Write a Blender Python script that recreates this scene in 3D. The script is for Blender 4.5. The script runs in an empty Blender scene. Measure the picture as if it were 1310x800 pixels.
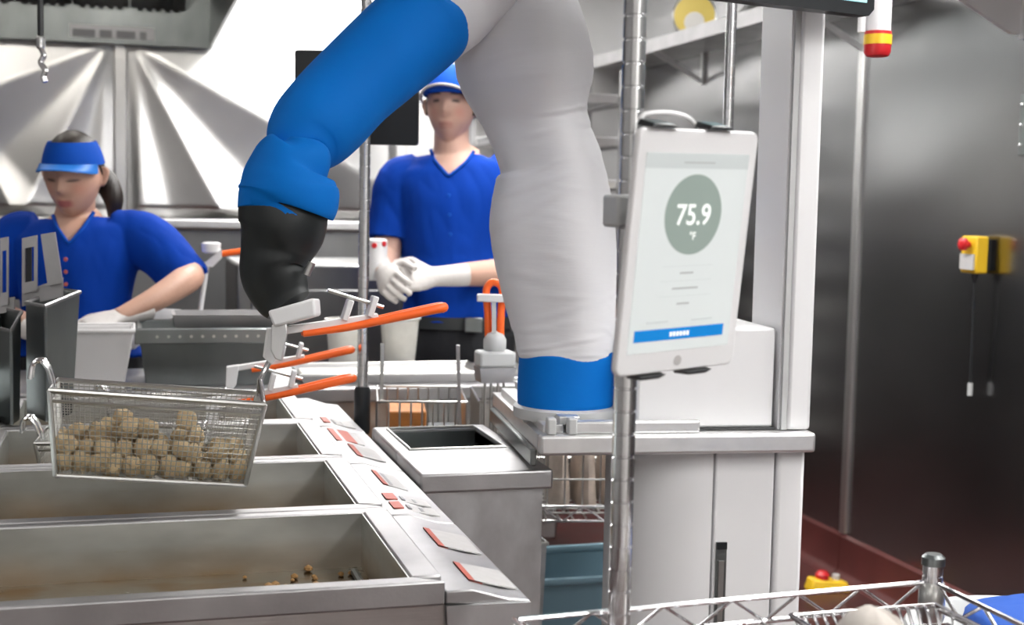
import bpy, bmesh, math, random
from mathutils import Vector, Matrix, noise, Euler
random.seed(7)
SC = bpy.context.scene
COL = SC.collection
# ------------------------------------------------------------------ camera
F, CX, CY = 1700.0, 655.0, 400.0
CAM = Vector((0, 0, 1.37))
YAW, PIT, ROL = math.radians(16), math.radians(4.7), 0.02
FW = Vector((math.sin(YAW)*math.cos(PIT), math.cos(YAW)*math.cos(PIT), -math.sin(PIT)))
_r0 = Vector((math.cos(YAW), -math.sin(YAW), 0)); _u0 = _r0.cross(FW)
RT = _r0*math.cos(ROL) + _u0*math.sin(ROL); UP = _u0*math.cos(ROL) - _r0*math.sin(ROL)
cd = bpy.data.cameras.new('camera'); cam = bpy.data.objects.new('camera', cd); COL.objects.link(cam)
cd.sensor_fit = 'HORIZONTAL'; cd.sensor_width = 36; cd.lens = 36*F/1310; cd.clip_start = .05; cd.clip_end = 60
cam.matrix_world = Matrix(((RT.x, UP.x, -FW.x, CAM.x), (RT.y, UP.y, -FW.y, CAM.y), (RT.z, UP.z, -FW.z, CAM.z), (0, 0, 0, 1)))
cd.dof.use_dof = True; cd.dof.focus_distance = 2.1; cd.dof.aperture_fstop = 5.6
SC.camera = cam
# ------------------------------------------------------------------ world, exposure
wd = bpy.data.worlds.new('world'); SC.world = wd; wd.use_nodes = True
wd.node_tree.nodes['Background'].inputs[0].default_value = (.8, .85, .9, 1)
wd.node_tree.nodes['Background'].inputs[1].default_value = .3
SC.view_settings.view_transform = 'Standard'; SC.view_settings.look = 'None'
SC.view_settings.exposure = 0.57; SC.view_settings.gamma = 1.0; SC.view_settings.use_curve_mapping = False
LAMP_STRENGTH = 5.0; LAMP_STRENGTH_BRIGHT = 19.0
# pixel -> place
def ray(x, y): return FW + RT*((x-CX)/F) + UP*((CY-y)/F)
def W(x, y, d): return CAM + ray(x, y)*d
def G(x, y, h):
    r = ray(x, y); return CAM + r*((h-CAM.z)/r.z)
def YP(x, y, Y):
    r = ray(x, y); return CAM + r*(Y/r.y)
def XP(x, y, X):
    r = ray(x, y); return CAM + r*(X/r.x)
# ------------------------------------------------------------------ materials
MATS = {}
def mat(name, col, rough=.5, metal=0, bump=0, bscale=(40, 40, 40), var=0, vscale=(6, 6, 6), spec=None, trans=0, alpha=1, emit=0,
        rvar=0, col2=None, stain=None, sheen=0, coat=0):
    m = bpy.data.materials.new(name); m.use_nodes = True; nt = m.node_tree; N = nt.nodes; L = nt.links
    b = N['Principled BSDF']; b.inputs['Base Color'].default_value = (*col, 1); b.inputs['Roughness'].default_value = rough
    b.inputs['Metallic'].default_value = metal
    if spec is not None: b.inputs['Specular IOR Level'].default_value = spec
    if trans: b.inputs['Transmission Weight'].default_value = trans
    if alpha < 1: b.inputs['Alpha'].default_value = alpha
    if sheen: b.inputs['Sheen Weight'].default_value = sheen
    if coat: b.inputs['Coat Weight'].default_value = coat
    if emit:
        b.inputs['Emission Color'].default_value = (*col, 1); b.inputs['Emission Strength'].default_value = emit
    tc = N.new('ShaderNodeTexCoord')
    def nz(sc, detail=4):
        mp = N.new('ShaderNodeMapping'); mp.inputs['Scale'].default_value = sc; L.new(tc.outputs['Object'], mp.inputs['Vector'])
        t = N.new('ShaderNodeTexNoise'); t.inputs['Scale'].default_value = 1; t.inputs['Detail'].default_value = detail
        L.new(mp.outputs[0], t.inputs['Vector']); return t.outputs['Fac']
    colout = None
    if var or col2:
        r = N.new('ShaderNodeValToRGB'); c2 = col2 or tuple(max(0, c*(1-var)) for c in col); c1 = tuple(min(1, c*(1+var*.4)) for c in col) if not col2 else col
        r.color_ramp.elements[0].position = .35; r.color_ramp.elements[1].position = .65
        r.color_ramp.elements[0].color = (*c2, 1); r.color_ramp.elements[1].color = (*c1, 1)
        L.new(nz(vscale), r.inputs[0]); colout = r.outputs[0]
    if stain:                                   # (colour, scale, threshold)
        scol, ssc, th = stain
        mx = N.new('ShaderNodeMix'); mx.data_type = 'RGBA'
        r = N.new('ShaderNodeValToRGB'); r.color_ramp.elements[0].position = th; r.color_ramp.elements[1].position = th+.15
        L.new(nz(ssc, 6), r.inputs[0]); L.new(r.outputs[0], mx.inputs[0])
        if colout: L.new(colout, mx.inputs[6])
        else: mx.inputs[6].default_value = (*col, 1)
        mx.inputs[7].default_value = (*scol, 1); colout = mx.outputs[2]
    if colout: L.new(colout, b.inputs['Base Color'])
    if rvar:
        mr = N.new('ShaderNodeMapRange'); mr.inputs['To Min'].default_value = max(.02, rough-rvar); mr.inputs['To Max'].default_value = min(1, rough+rvar)
        L.new(nz(vscale), mr.inputs['Value']); L.new(mr.outputs[0], b.inputs['Roughness'])
    if bump:
        bp = N.new('ShaderNodeBump'); bp.inputs['Strength'].default_value = bump; bp.inputs['Distance'].default_value = .004
        L.new(nz(bscale), bp.inputs['Height']); L.new(bp.outputs[0], b.inputs['Normal'])
    MATS[name] = m; return m
steel = mat('steel_brushed', (.62, .62, .61), .33, 1, bump=.06, bscale=(8, 300, 300), var=.18, vscale=(5, 9, 9), rvar=.08)
steel_top = mat('steel_worktop', (.47, .465, .47), .46, 1, bump=.05, bscale=(200, 12, 200), var=.15, vscale=(9, 9, 9), rvar=.08)
steel_well = mat('steel_fryer_well', (.70, .71, .69), .42, 1, bump=.05, bscale=(6, 120, 120), var=.25, vscale=(4, 4, 10), rvar=.1,
                 stain=((.40, .33, .18), (5, 5, 24), .66))
def grease_line(m, z0, z1, col):
    N = m.node_tree.nodes; L = m.node_tree.links; b = N['Principled BSDF']; src = b.inputs['Base Color'].links[0].from_socket
    tc = N.new('ShaderNodeTexCoord'); sp = N.new('ShaderNodeSeparateXYZ'); L.new(tc.outputs['Object'], sp.inputs[0])
    mr = N.new('ShaderNodeMapRange'); mr.inputs['From Min'].default_value = z0; mr.inputs['From Max'].default_value = z1; mr.inputs['To Min'].default_value = 1.1; mr.inputs['To Max'].default_value = 0
    L.new(sp.outputs['Z'], mr.inputs['Value'])
    mp = N.new('ShaderNodeMapping'); mp.inputs['Scale'].default_value = (9, 9, 14); L.new(tc.outputs['Object'], mp.inputs['Vector'])
    nz = N.new('ShaderNodeTexNoise'); nz.inputs['Scale'].default_value = 1; nz.inputs['Detail'].default_value = 5; L.new(mp.outputs[0], nz.inputs['Vector'])
    mu = N.new('ShaderNodeMath'); mu.operation = 'MULTIPLY'; L.new(mr.outputs[0], mu.inputs[0]); L.new(nz.outputs['Fac'], mu.inputs[1]); mu.use_clamp = True
    mx = N.new('ShaderNodeMix'); mx.data_type = 'RGBA'; L.new(mu.outputs[0], mx.inputs[0]); L.new(src, mx.inputs[6]); mx.inputs[7].default_value = (*col, 1); L.new(mx.outputs[2], b.inputs['Base Color'])
grease_line(steel_well, .812, .865, (.40, .22, .05))
oil_steel = mat('steel_well_floor_greasy', (.26, .25, .21), .24, 1, var=.3, vscale=(7, 7, 7), stain=((.20, .12, .03), (8, 14, 10), .5), rvar=.12)
steel_dark = mat('steel_dark', (.26, .28, .28), .36, 1, var=.2, vscale=(6, 6, 3), rvar=.08)
steel_bin = mat('steel_galvanised', (.60, .61, .62), .42, 1, var=.22, vscale=(14, 14, 9), rvar=.1, bump=.03, bscale=(20, 20, 20))
steel_wall = mat('steel_wall_sheet', (.70, .695, .69), .36, 1, var=.06, vscale=(3, 3, 3), rvar=.05, bump=.02, bscale=(4, 4, 220))
steel_low = mat('steel_wall_lower', (.30, .30, .30), .38, 1, var=.2, vscale=(3, 3, 1.2), rvar=.06)
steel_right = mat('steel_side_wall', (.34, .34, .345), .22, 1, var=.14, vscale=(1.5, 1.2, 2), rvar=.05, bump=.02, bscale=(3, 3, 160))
chrome = mat('chrome_wire', (.82, .82, .83), .17, 1)
chrome_d = mat('chrome_dull', (.62, .62, .60), .28, 1)
alu = mat('aluminium_plate', (.78, .78, .78), .40, .85, var=.06, vscale=(20, 20, 20))
white_metal = mat('white_powder_coat', (.80, .80, .81), .38, var=.02, vscale=(3, 3, 3))
white_pl = mat('white_plastic', (.78, .78, .79), .35, var=.02)
grey_pl = mat('grey_plastic', (.52, .53, .53), .45, var=.05)
black_pl = mat('black_plastic', (.012, .014, .016), .35)
black_glass = mat('black_gloss', (.006, .008, .010), .08)
blue_jacket = mat('blue_stretch_fabric', (.0, .150, .55), .75, bump=.10, bscale=(60, 60, 60), var=.05, vscale=(5, 5, 5), spec=.15)
white_jacket = mat('white_stretch_fabric', (.72, .72, .745), .70, bump=.12, bscale=(14, 14, 90), var=.03, vscale=(5, 5, 5), sheen=.1)
black_jacket = mat('black_rubber_sleeve', (.010, .013, .014), .42, bump=.1, bscale=(18, 18, 18))
shirt_blue = mat('blue_uniform_cloth', (.001, .042, .34), .85, bump=.25, bscale=(30, 30, 14), var=.12, vscale=(8, 8, 5), spec=.15)
cap_blue = mat('blue_cap_cloth', (.001, .065, .40), .8, bump=.1, bscale=(80, 80, 80), spec=.2)
visor_blue = mat('blue_visor_brim', (.012, .16, .56), .5)
glove_m = mat('white_vinyl_glove', (.62, .59, .57), .5, bump=.3, bscale=(50, 50, 50), var=.05)
hair_m = mat('dark_brown_hair', (.018, .011, .008), .45, bump=.5, bscale=(180, 180, 20))
trouser_m = mat('black_trouser_cloth', (.008, .009, .012), .8, bump=.15, bscale=(40, 40, 20))
belt_m = mat('dark_webbing_belt', (.03, .034, .035), .5)
orange_g = mat('orange_vinyl_grip', (.95, .14, .014), .42)
nug_m = mat('breaded_nugget', (.95, .78, .50), .8, bump=.9, bscale=(160, 160, 160), col2=(.84, .60, .31), vscale=(55, 55, 55))
crumb_m = mat('brown_crumb', (.26, .14, .045), .7)
label_w = mat('label_paper', (.50, .49, .485), .5, var=.05, vscale=(60, 60, 60))
label_r = mat('label_red_print', (.46, .10, .07), .5)
label_k = mat('label_print_grey', (.30, .30, .31), .5)
quarry = mat('red_quarry_tile', (.062, .018, .016), .42, bump=.15, bscale=(20, 20, 20), var=.35, vscale=(8, 8, 8), rvar=.1)
base_red = mat('red_cove_tile', (.085, .019, .017), .45, var=.25, vscale=(6, 6, 6), rvar=.1)
wall_paint = mat('off_white_wall', (.72, .72, .70), .6, var=.04)
ceil_m = mat('ceiling_tile', (.78, .78, .77), .8, bump=.2, bscale=(60, 60, 60))
lamp_m = mat('lamp_diffuser', (1, .985, .96), .5, emit=LAMP_STRENGTH)
lamp_b = mat('lamp_diffuser_bright', (1, .985, .96), .5, emit=LAMP_STRENGTH_BRIGHT)
fill_globe = mat('hood_fill_globe', (1, .95, .88), .5, emit=40)  # glow of the fill lamps added out of view in the hood
wall_dim = mat('grey_wall', (.36, .36, .36), .6, var=.06)
yellow_m = mat('yellow_plastic', (.80, .50, .02), .4)
yellow_p = mat('pale_yellow_plastic', (.62, .47, .09), .45)
red_m = mat('red_plastic', (.55, .015, .02), .35)
tub_white = mat('white_polyethylene', (.72, .71, .71), .5, var=.03)
tub_clear = mat('milky_tub', (.60, .59, .55), .45, var=.08, vscale=(20, 20, 20))
blue_bin_m = mat('blue_grey_plastic', (.20, .33, .40), .45)
bag_m = mat('cream_food_bag', (.52, .44, .38), .55, bump=.5, bscale=(30, 30, 30), var=.2, vscale=(25, 25, 25))
brown_box = mat('orange_brown_carton', (.46, .17, .035), .6, var=.2, vscale=(30, 30, 30))
beige_cloth = mat('beige_cloth', (.50, .46, .42), .85, bump=.3, bscale=(40, 40, 40))
blue_cloth = mat('bright_blue_cloth', (.003, .07, .38), .75, bump=.3, bscale=(30, 30, 30))
paper_m = mat('parchment', (.66, .64, .60), .6, var=.05, vscale=(12, 12, 12))
screen_w = mat('tablet_screen', (.60, .64, .64), .12, emit=.22)
screen_bar = mat('tablet_screen_bar', (.50, .54, .54), .12, emit=.2)
screen_g = mat('screen_green_disc', (.27, .33, .30), .15, emit=.18)
screen_t = mat('screen_text', (.85, .88, .86), .2, emit=.35)
screen_d = mat('screen_grey_text', (.40, .42, .42), .2, emit=.15)
screen_b = mat('screen_blue_button', (.01, .20, .56), .15, emit=.25)
screen_c = mat('screen_cyan', (.30, .62, .66), .1, emit=.5)
# ------------------------------------------------------------------ mesh helpers
def catmull(pts, n):
    P = [Vector(p) for p in pts]
    if len(P) < 3: return [P[0].lerp(P[1], i/n) for i in range(n+1)]
    Q = [P[0]*2-P[1]] + P + [P[-1]*2-P[-2]]; out = []
    for i in range(1, len(Q)-2):
        a, b, c, d = Q[i-1:i+3]
        for k in range(n):
            t = k/n
            out.append(.5*((2*b) + (c-a)*t + (2*a-5*b+4*c-d)*t*t + (3*b-a-3*c+d)*t**3))
    out.append(P[-1]); return out
class MB:
    def __init__(s, M=None): s.v = []; s.f = []; s.M = M
    def add(s, vs, fs):
        o = len(s.v)
        s.v += [(s.M @ Vector(p)) if s.M else Vector(p) for p in vs]
        s.f += [tuple(i+o for i in f) for f in fs]; return s
    def box(s, c, size, R=None):
        c = Vector(c); x, y, z = [q/2 for q in size]
        vs = [Vector((a*x, b*y, d*z)) for a in (-1, 1) for b in (-1, 1) for d in (-1, 1)]
        if R: vs = [R @ q for q in vs]
        return s.add([c+q for q in vs], [(0, 1, 3, 2), (4, 6, 7, 5), (0, 4, 5, 1), (2, 3, 7, 6), (0, 2, 6, 4), (1, 5, 7, 3)])
    def bb(s, x0, x1, y0, y1, z0, z1): return s.box(((x0+x1)/2, (y0+y1)/2, (z0+z1)/2), (x1-x0, y1-y0, z1-z0))
    def prism(s, poly, ext):
        ext = Vector(ext); n = len(poly); P = [Vector(p) for p in poly]
        return s.add(P+[p+ext for p in P], [tuple(range(n-1, -1, -1)), tuple(range(n, 2*n))] + [(i, (i+1) % n, n+(i+1) % n, n+i) for i in range(n)])
    def hexa(s, b, t):                       # bottom four, top four (same order)
        return s.add(list(b)+list(t), [(3, 2, 1, 0), (4, 5, 6, 7)] + [(i, (i+1) % 4, 4+(i+1) % 4, 4+i) for i in range(4)])
    def bar(s, a, b, w, h, up=(0, 0, 1)):
        a, b = Vector(a), Vector(b); t = (b-a).normalized(); u = Vector(up)
        sd = t.cross(u); sd = sd.normalized() if sd.length > 1e-5 else Vector((1, 0, 0)); u = sd.cross(t)
        r = [sd*(i*w/2)+u*(j*h/2) for i, j in ((-1, -1), (1, -1), (1, 1), (-1, 1))]
        return s.hexa([a+q for q in r], [b+q for q in r])
    def loft(s, rings, cap=True, closed=False):
        n = len(rings[0]); vs = [p for r in rings for p in r]; fs = []
        m = len(rings)
        for k in range(m if closed else m-1):
            k2 = (k+1) % m
            for i in range(n): fs.append((k*n+i, k*n+(i+1) % n, k2*n+(i+1) % n, k2*n+i))
        if cap and not closed: fs += [tuple(range(n-1, -1, -1)), tuple(range((m-1)*n, m*n))]
        return s.add(vs, fs)
    def tube(s, pts, r, n=6, closed=False, taper=None):
        P = [Vector(p) for p in pts]; rings = []; m = len(P); prev = None
        for i, p in enumerate(P):
            a = P[(i-1) % m] if (closed or i > 0) else p; b = P[(i+1) % m] if (closed or i < m-1) else p
            t = (b-a).normalized()
            if prev is None:
                u = t.orthogonal().normalized()
            else:
                u = prev - t*prev.dot(t); u = u.normalized() if u.length > 1e-6 else t.orthogonal().normalized()
            prev = u; w = t.cross(u); rr = r if taper is None else taper[i]
            rings.append([p+(u*math.cos(q)+w*math.sin(q))*rr for q in (2*math.pi*k/n for k in range(n))])
        return s.loft(rings, True, closed)
    def cyl(s, a, b, r, n=20, r2=None): return s.tube([a, b], r, n, taper=[r, r if r2 is None else r2])
    def lathe(s, prof, c, n=32, axis=(0, 0, 1), cap=True):   # prof (r, h)
        c = Vector(c); ax = Vector(axis).normalized(); u = ax.orthogonal().normalized(); w = ax.cross(u)
        return s.loft([[c+ax*h+(u*math.cos(q)+w*math.sin(q))*r for q in (2*math.pi*k/n for k in range(n))] for r, h in prof], cap)
    def limb(s, secs, n=20, sub=6, view=None, wob=None):      # secs: (centre, half-width, half-depth); width across the view
        C = catmull([q[0] for q in secs], sub); A = catmull([Vector((q[1], q[2], 0)) for q in secs], sub)
        rings = []; vd = Vector(view) if view else FW
        for i, p in enumerate(C):
            t = (C[min(i+1, len(C)-1)]-C[max(i-1, 0)]).normalized()
            sd = t.cross(vd); sd = sd.normalized() if sd.length > 1e-3 else t.orthogonal().normalized()
            dp = sd.cross(t).normalized(); ring = []
            for k in range(n):
                q = 2*math.pi*k/n; f = 1+(wob(i/(len(C)-1), q) if wob else 0)
                ring.append(p+sd*(math.cos(q)*max(.001, A[i].x)*f)+dp*(math.sin(q)*max(.001, A[i].y)*f))
            rings.append(ring)
        return s.loft(rings)
    def mesh(s, name, org=(0, 0, 0), angle=40):
        me = bpy.data.meshes.new(name); o = Vector(org)
        me.from_pydata([tuple(p-o) for p in s.v], [], s.f); me.update()
        bm = bmesh.new(); bm.from_mesh(me); bmesh.ops.recalc_face_normals(bm, faces=bm.faces); bm.to_mesh(me); bm.free()
        me.polygons.foreach_set('use_smooth', [True]*len(me.polygons)); me.set_sharp_from_angle(angle=math.radians(angle))
        return me
    def build(s, name, m, parent=None, bevel=0, seg=2, kind=None, label=None, angle=40):
        org = ORG.get(parent.name, Vector()) if parent else base_of(s.v)
        me = s.mesh(name, org, angle); me.materials.append(m)
        ob = bpy.data.objects.new(name, me); COL.objects.link(ob)
        if parent: ob.parent = parent
        else: ob.location = org
        ORG[ob.name] = Vector(org)
        if bevel:
            bv = ob.modifiers.new('bevel', 'BEVEL'); bv.width = bevel; bv.segments = seg; bv.limit_method = 'ANGLE'; bv.angle_limit = math.radians(35)
        if kind: ob['kind'] = kind
        if label: ob['label'] = label
        return ob
ORG = {}
def base_of(vs):
    xs = [p.x for p in vs]; ys = [p.y for p in vs]; zs = [p.z for p in vs]
    return Vector(((min(xs)+max(xs))/2, (min(ys)+max(ys))/2, min(zs)))
def tag(o, label, cat, group=None):
    o['label'] = label; o['category'] = cat
    if group: o['group'] = group
    return o
def thing(name, label, cat, loc, group=None):
    o = bpy.data.objects.new(name, None); COL.objects.link(o); o.location = loc; o.empty_display_size = .05
    ORG[o.name] = Vector(loc); return tag(o, label, cat, group)
def copy_tree(o, parent=None):
    c = o.copy(); COL.objects.link(c); c.parent = parent
    for ch in list(o.children): copy_tree(ch, c)
    return c
def struct(o): o['kind'] = 'structure'; return o
def ellipse(c, a, b, n, ang0=0): return [c+a*math.cos(q)+b*math.sin(q) for q in (ang0+2*math.pi*k/n for k in range(n))]
X, Y, Z = Vector((1, 0, 0)), Vector((0, 1, 0)), Vector((0, 0, 1))
# ================================================================== THE ROOM
XL, XR, YF, YB, ZC = -3.0, 2.58, -2.6, 6.6, 2.75
struct(MB().bb(XL-.1, XR+.1, YF-.1, YB+.1, -.1, 0).build('floor', quarry))
struct(MB().bb(XL-.1, XR+.1, YF-.1, YB+.1, ZC, ZC+.1).build('ceiling', ceil_m))
struct(MB().bb(XL-.1, XL, YF-.1, YB+.1, 0, ZC).build('wall_left', wall_dim))
struct(MB().bb(XL, XR, YF-.1, YF, 0, ZC).build('wall_front', wall_paint))
wb = struct(MB().bb(XL, XR, YB, YB+.1, 0, ZC).build('wall_back', wall_paint))
wr = struct(MB().bb(XR, XR+.1, YF-.1, YB+.1, 0, ZC).build('wall_right', wall_paint))
# buckled stainless sheets on the back wall
def buckled(x0, x1, z0, z1, pins, amp, nx=110, nz=90):
    rows = []
    for j in range(nz+1):
        row = []
        for i in range(nx+1):
            x = x0+(x1-x0)*i/nx; z = z0+(z1-z0)*j/nz; h = 0
            for (px, pz, folds, a) in pins:
                dx, dz = x-px, pz-z; r = math.hypot(dx, dz); th = math.degrees(math.atan2(dx, max(dz, -.2)))
                w = 0
                for (c, wd_, s_) in folds:
                    t = abs(th-c)/wd_
                    if t < 1: w += s_*(1-t)**1.3
                h += a*min(r, 1.1)*w
            e = min(1, (x-x0)/.05, (x1-x)/.05, (z-z0)/.05, (z1-z)/.05)
            h = max(0, h+amp*(noise.noise(Vector((x*1.7, 3.1, z*1.9)))+.6))*max(0, e)
            row.append(Vector((x, YB-.006-h, z)))
        rows.append(row)
    m = MB(); n = nx+1
    m.add([p for r in rows for p in r], [(j*n+i, j*n+i+1, (j+1)*n+i+1, (j+1)*n+i) for j in range(nz) for i in range(nx)])
    m.add([(x0, YB, z0), (x1, YB, z0), (x1, YB, z1), (x0, YB, z1)], [(0, 1, 2, 3)])
    return m
XS = -.05
folds_r = [(28, 15, 1.0), (62, 26, 1.1), (4, 10, .25)]
folds_l = [(-26, 16, 1.0), (-66, 24, 1.0), (-4, 9, .2)]
buckled(XS+.03, 1.28, 1.27, 2.74, [(XS+.05, 2.08, folds_r, .075), (1.25, 1.9, [(-50, 40, .8)], .05)], .012).build('steel_panel', steel_wall, wb, angle=60)
buckled(-1.35, XS-.03, 1.27, 2.74, [(XS-.05, 2.08, folds_l, .075), (-.75, 1.75, [(25, 18, 1)], .06)], .012).build('steel_panel', steel_wall, wb, angle=60)
buckled(1.31, XR, 1.27, 2.74, [(1.33, 2.1, [(40, 30, .6)], .05)], .010, 60, 60).build('steel_panel', steel_wall, wb, angle=60)
MB().bb(-3, -1.38, YB-.012, YB, 1.27, 2.74).build('steel_panel', steel_wall, wb)
for x in (XS, 1.295, -1.365): MB().bb(x-.028, x+.028, YB-.03, YB-.002, 1.27, 2.74).build('seam_strip', steel_wall, wb, bevel=.004)
for a, b in ((-3, -1.36), (-1.355, XS), (XS+.005, 1.295), (1.30, XR)): MB().bb(a, b, YB-.02, YB, .02, 1.21).build('lower_panel', steel_low, wb)
MB().bb(-3, XR, YB-.07, YB, 1.215, 1.268).build('ledge_rail', steel_wall, wb, bevel=.012, seg=3)
# stainless sheets, battens and red base on the right wall
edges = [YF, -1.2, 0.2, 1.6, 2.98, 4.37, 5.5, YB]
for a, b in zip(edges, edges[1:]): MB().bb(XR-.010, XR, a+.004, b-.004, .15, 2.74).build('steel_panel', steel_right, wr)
for y in (4.37,): MB().bb(XR-.024, XR-.002, y-.02, y+.02, .16, 2.74).build('batten', steel_wall, wr, bevel=.004)
for k, (a, b) in enumerate(zip(edges, edges[1:])):
    MB().prism([(XR-.012, a+.002, 0), (XR-.075, a+.002, 0), (XR-.045, a+.002, .012), (XR-.032, a+.002, .03), (XR-.030, a+.002, .150), (XR-.012, a+.002, .158)], (0, b-a-.004, 0)).build('cove_tile', base_red, wr)
# extractor hood over the left of the room
hd = thing('extractor_hood', 'steel extractor hood with baffles and a printed plate above the woman in the visor', 'hood', (-.9, 5.2, 2.07), )
HX0, HX1, HY0, HY1, HZ = -2.3, .367, 4.0, YB-.04, 2.075
MB().bb(HX1-.012, HX1, HY0, HY1, HZ, ZC).build('side_panel', steel_dark, hd)
MB().bb(HX0, HX0+.012, HY0, HY1, HZ, ZC).build('side_panel', steel_dark, hd)
MB().bb(HX0, HX1, HY0, HY0+.012, HZ, ZC).build('front_panel', steel, hd)
MB().bb(HX0, HX1, HY1-.012, HY1, HZ, ZC).build('back_panel', steel_dark, hd)
MB().bar((HX0, HY1-.02, HZ+.008), (HX1, HY1-.02, HZ+.008), .05, .02).build('grease_gutter', steel_dark, hd)
k = 0
x = HX0+.02
while x < HX1-.2:
    f_ = MB(); w_ = .245
    f_.hexa([Vector((x, HY1-.03, HZ+.17)), Vector((x+w_, HY1-.03, HZ+.17)), Vector((x+w_, HY1-.9, HZ+.6)), Vector((x, HY1-.9, HZ+.6))],
            [Vector((x, HY1-.01, HZ+.19)), Vector((x+w_, HY1-.01, HZ+.19)), Vector((x+w_, HY1-.88, HZ+.62)), Vector((x, HY1-.88, HZ+.62))])
    for q in range(1, 6): f_.bar((x+w_*q/6, HY1-.035, HZ+.165), (x+w_*q/6, HY1-.905, HZ+.595), .022, .014)
    f_.build('baffle_filter', steel_dark, hd); x += w_+.008
pl = MB().bb(-.275, .105, HY1-.016, HY1-.0125, HZ+.004, HZ+.080).build('name_plate', white_pl, hd)
for i, wch in enumerate((.10, .055, .085, .03)):
    xx = -.262+sum((.10, .055, .085, .03)[:i])+i*.02
    MB().bb(xx, xx+wch, HY1-.0172, HY1-.016, HZ+.024, HZ+.060).build('print', label_k, pl)
# unseen fill lamps added inside the hood to brighten back wall and woman
for x, y in ((-.9, 4.9), (-.1, 4.9)):
    t = thing('hood_fill_lamp', 'added unseen fill lamp under the roof of the extractor hood', 'lamp', (x, y, 2.62), 'added fill lamps inside the hood')
    MB().lathe([(.09, 0), (.09, -.03), (.085, -.035)], (x, y, ZC), 28).build('housing', chrome_d, t)
    MB().lathe([(.078, 0), (.078, -.05), (.06, -.085), (.02, -.098)], (x, y, ZC-.036), 28).build('globe', fill_globe, t)
# ceiling lamps
LX = [(-1.5, y) for y in (-1.6, .6, 2.6)] + [(1.9, y) for y in (-1.6, .2, 2.0)] + [(1.2, 3.8), (1.0, 5.4)] + [(0., -.6)]
for i, (x, y) in enumerate(LX):
    t = thing('ceiling_light', 'flat rectangular ceiling light panel with white frame', 'light', (x, y, ZC-.03), 'ceiling light panels')
    MB().bb(x-.30, x+.30, y-.60, y-.575, ZC-.03, ZC).bb(x-.30, x+.30, y+.575, y+.60, ZC-.03, ZC).bb(x-.30, x-.275, y-.575, y+.575, ZC-.03, ZC).bb(x+.275, x+.30, y-.575, y+.575, ZC-.03, ZC).build('frame', white_metal, t)
    MB().bb(x-.274, x+.274, y-.574, y+.574, ZC-.02, ZC-.005).build('diffuser', lamp_b if x > .5 else lamp_m, t)
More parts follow.
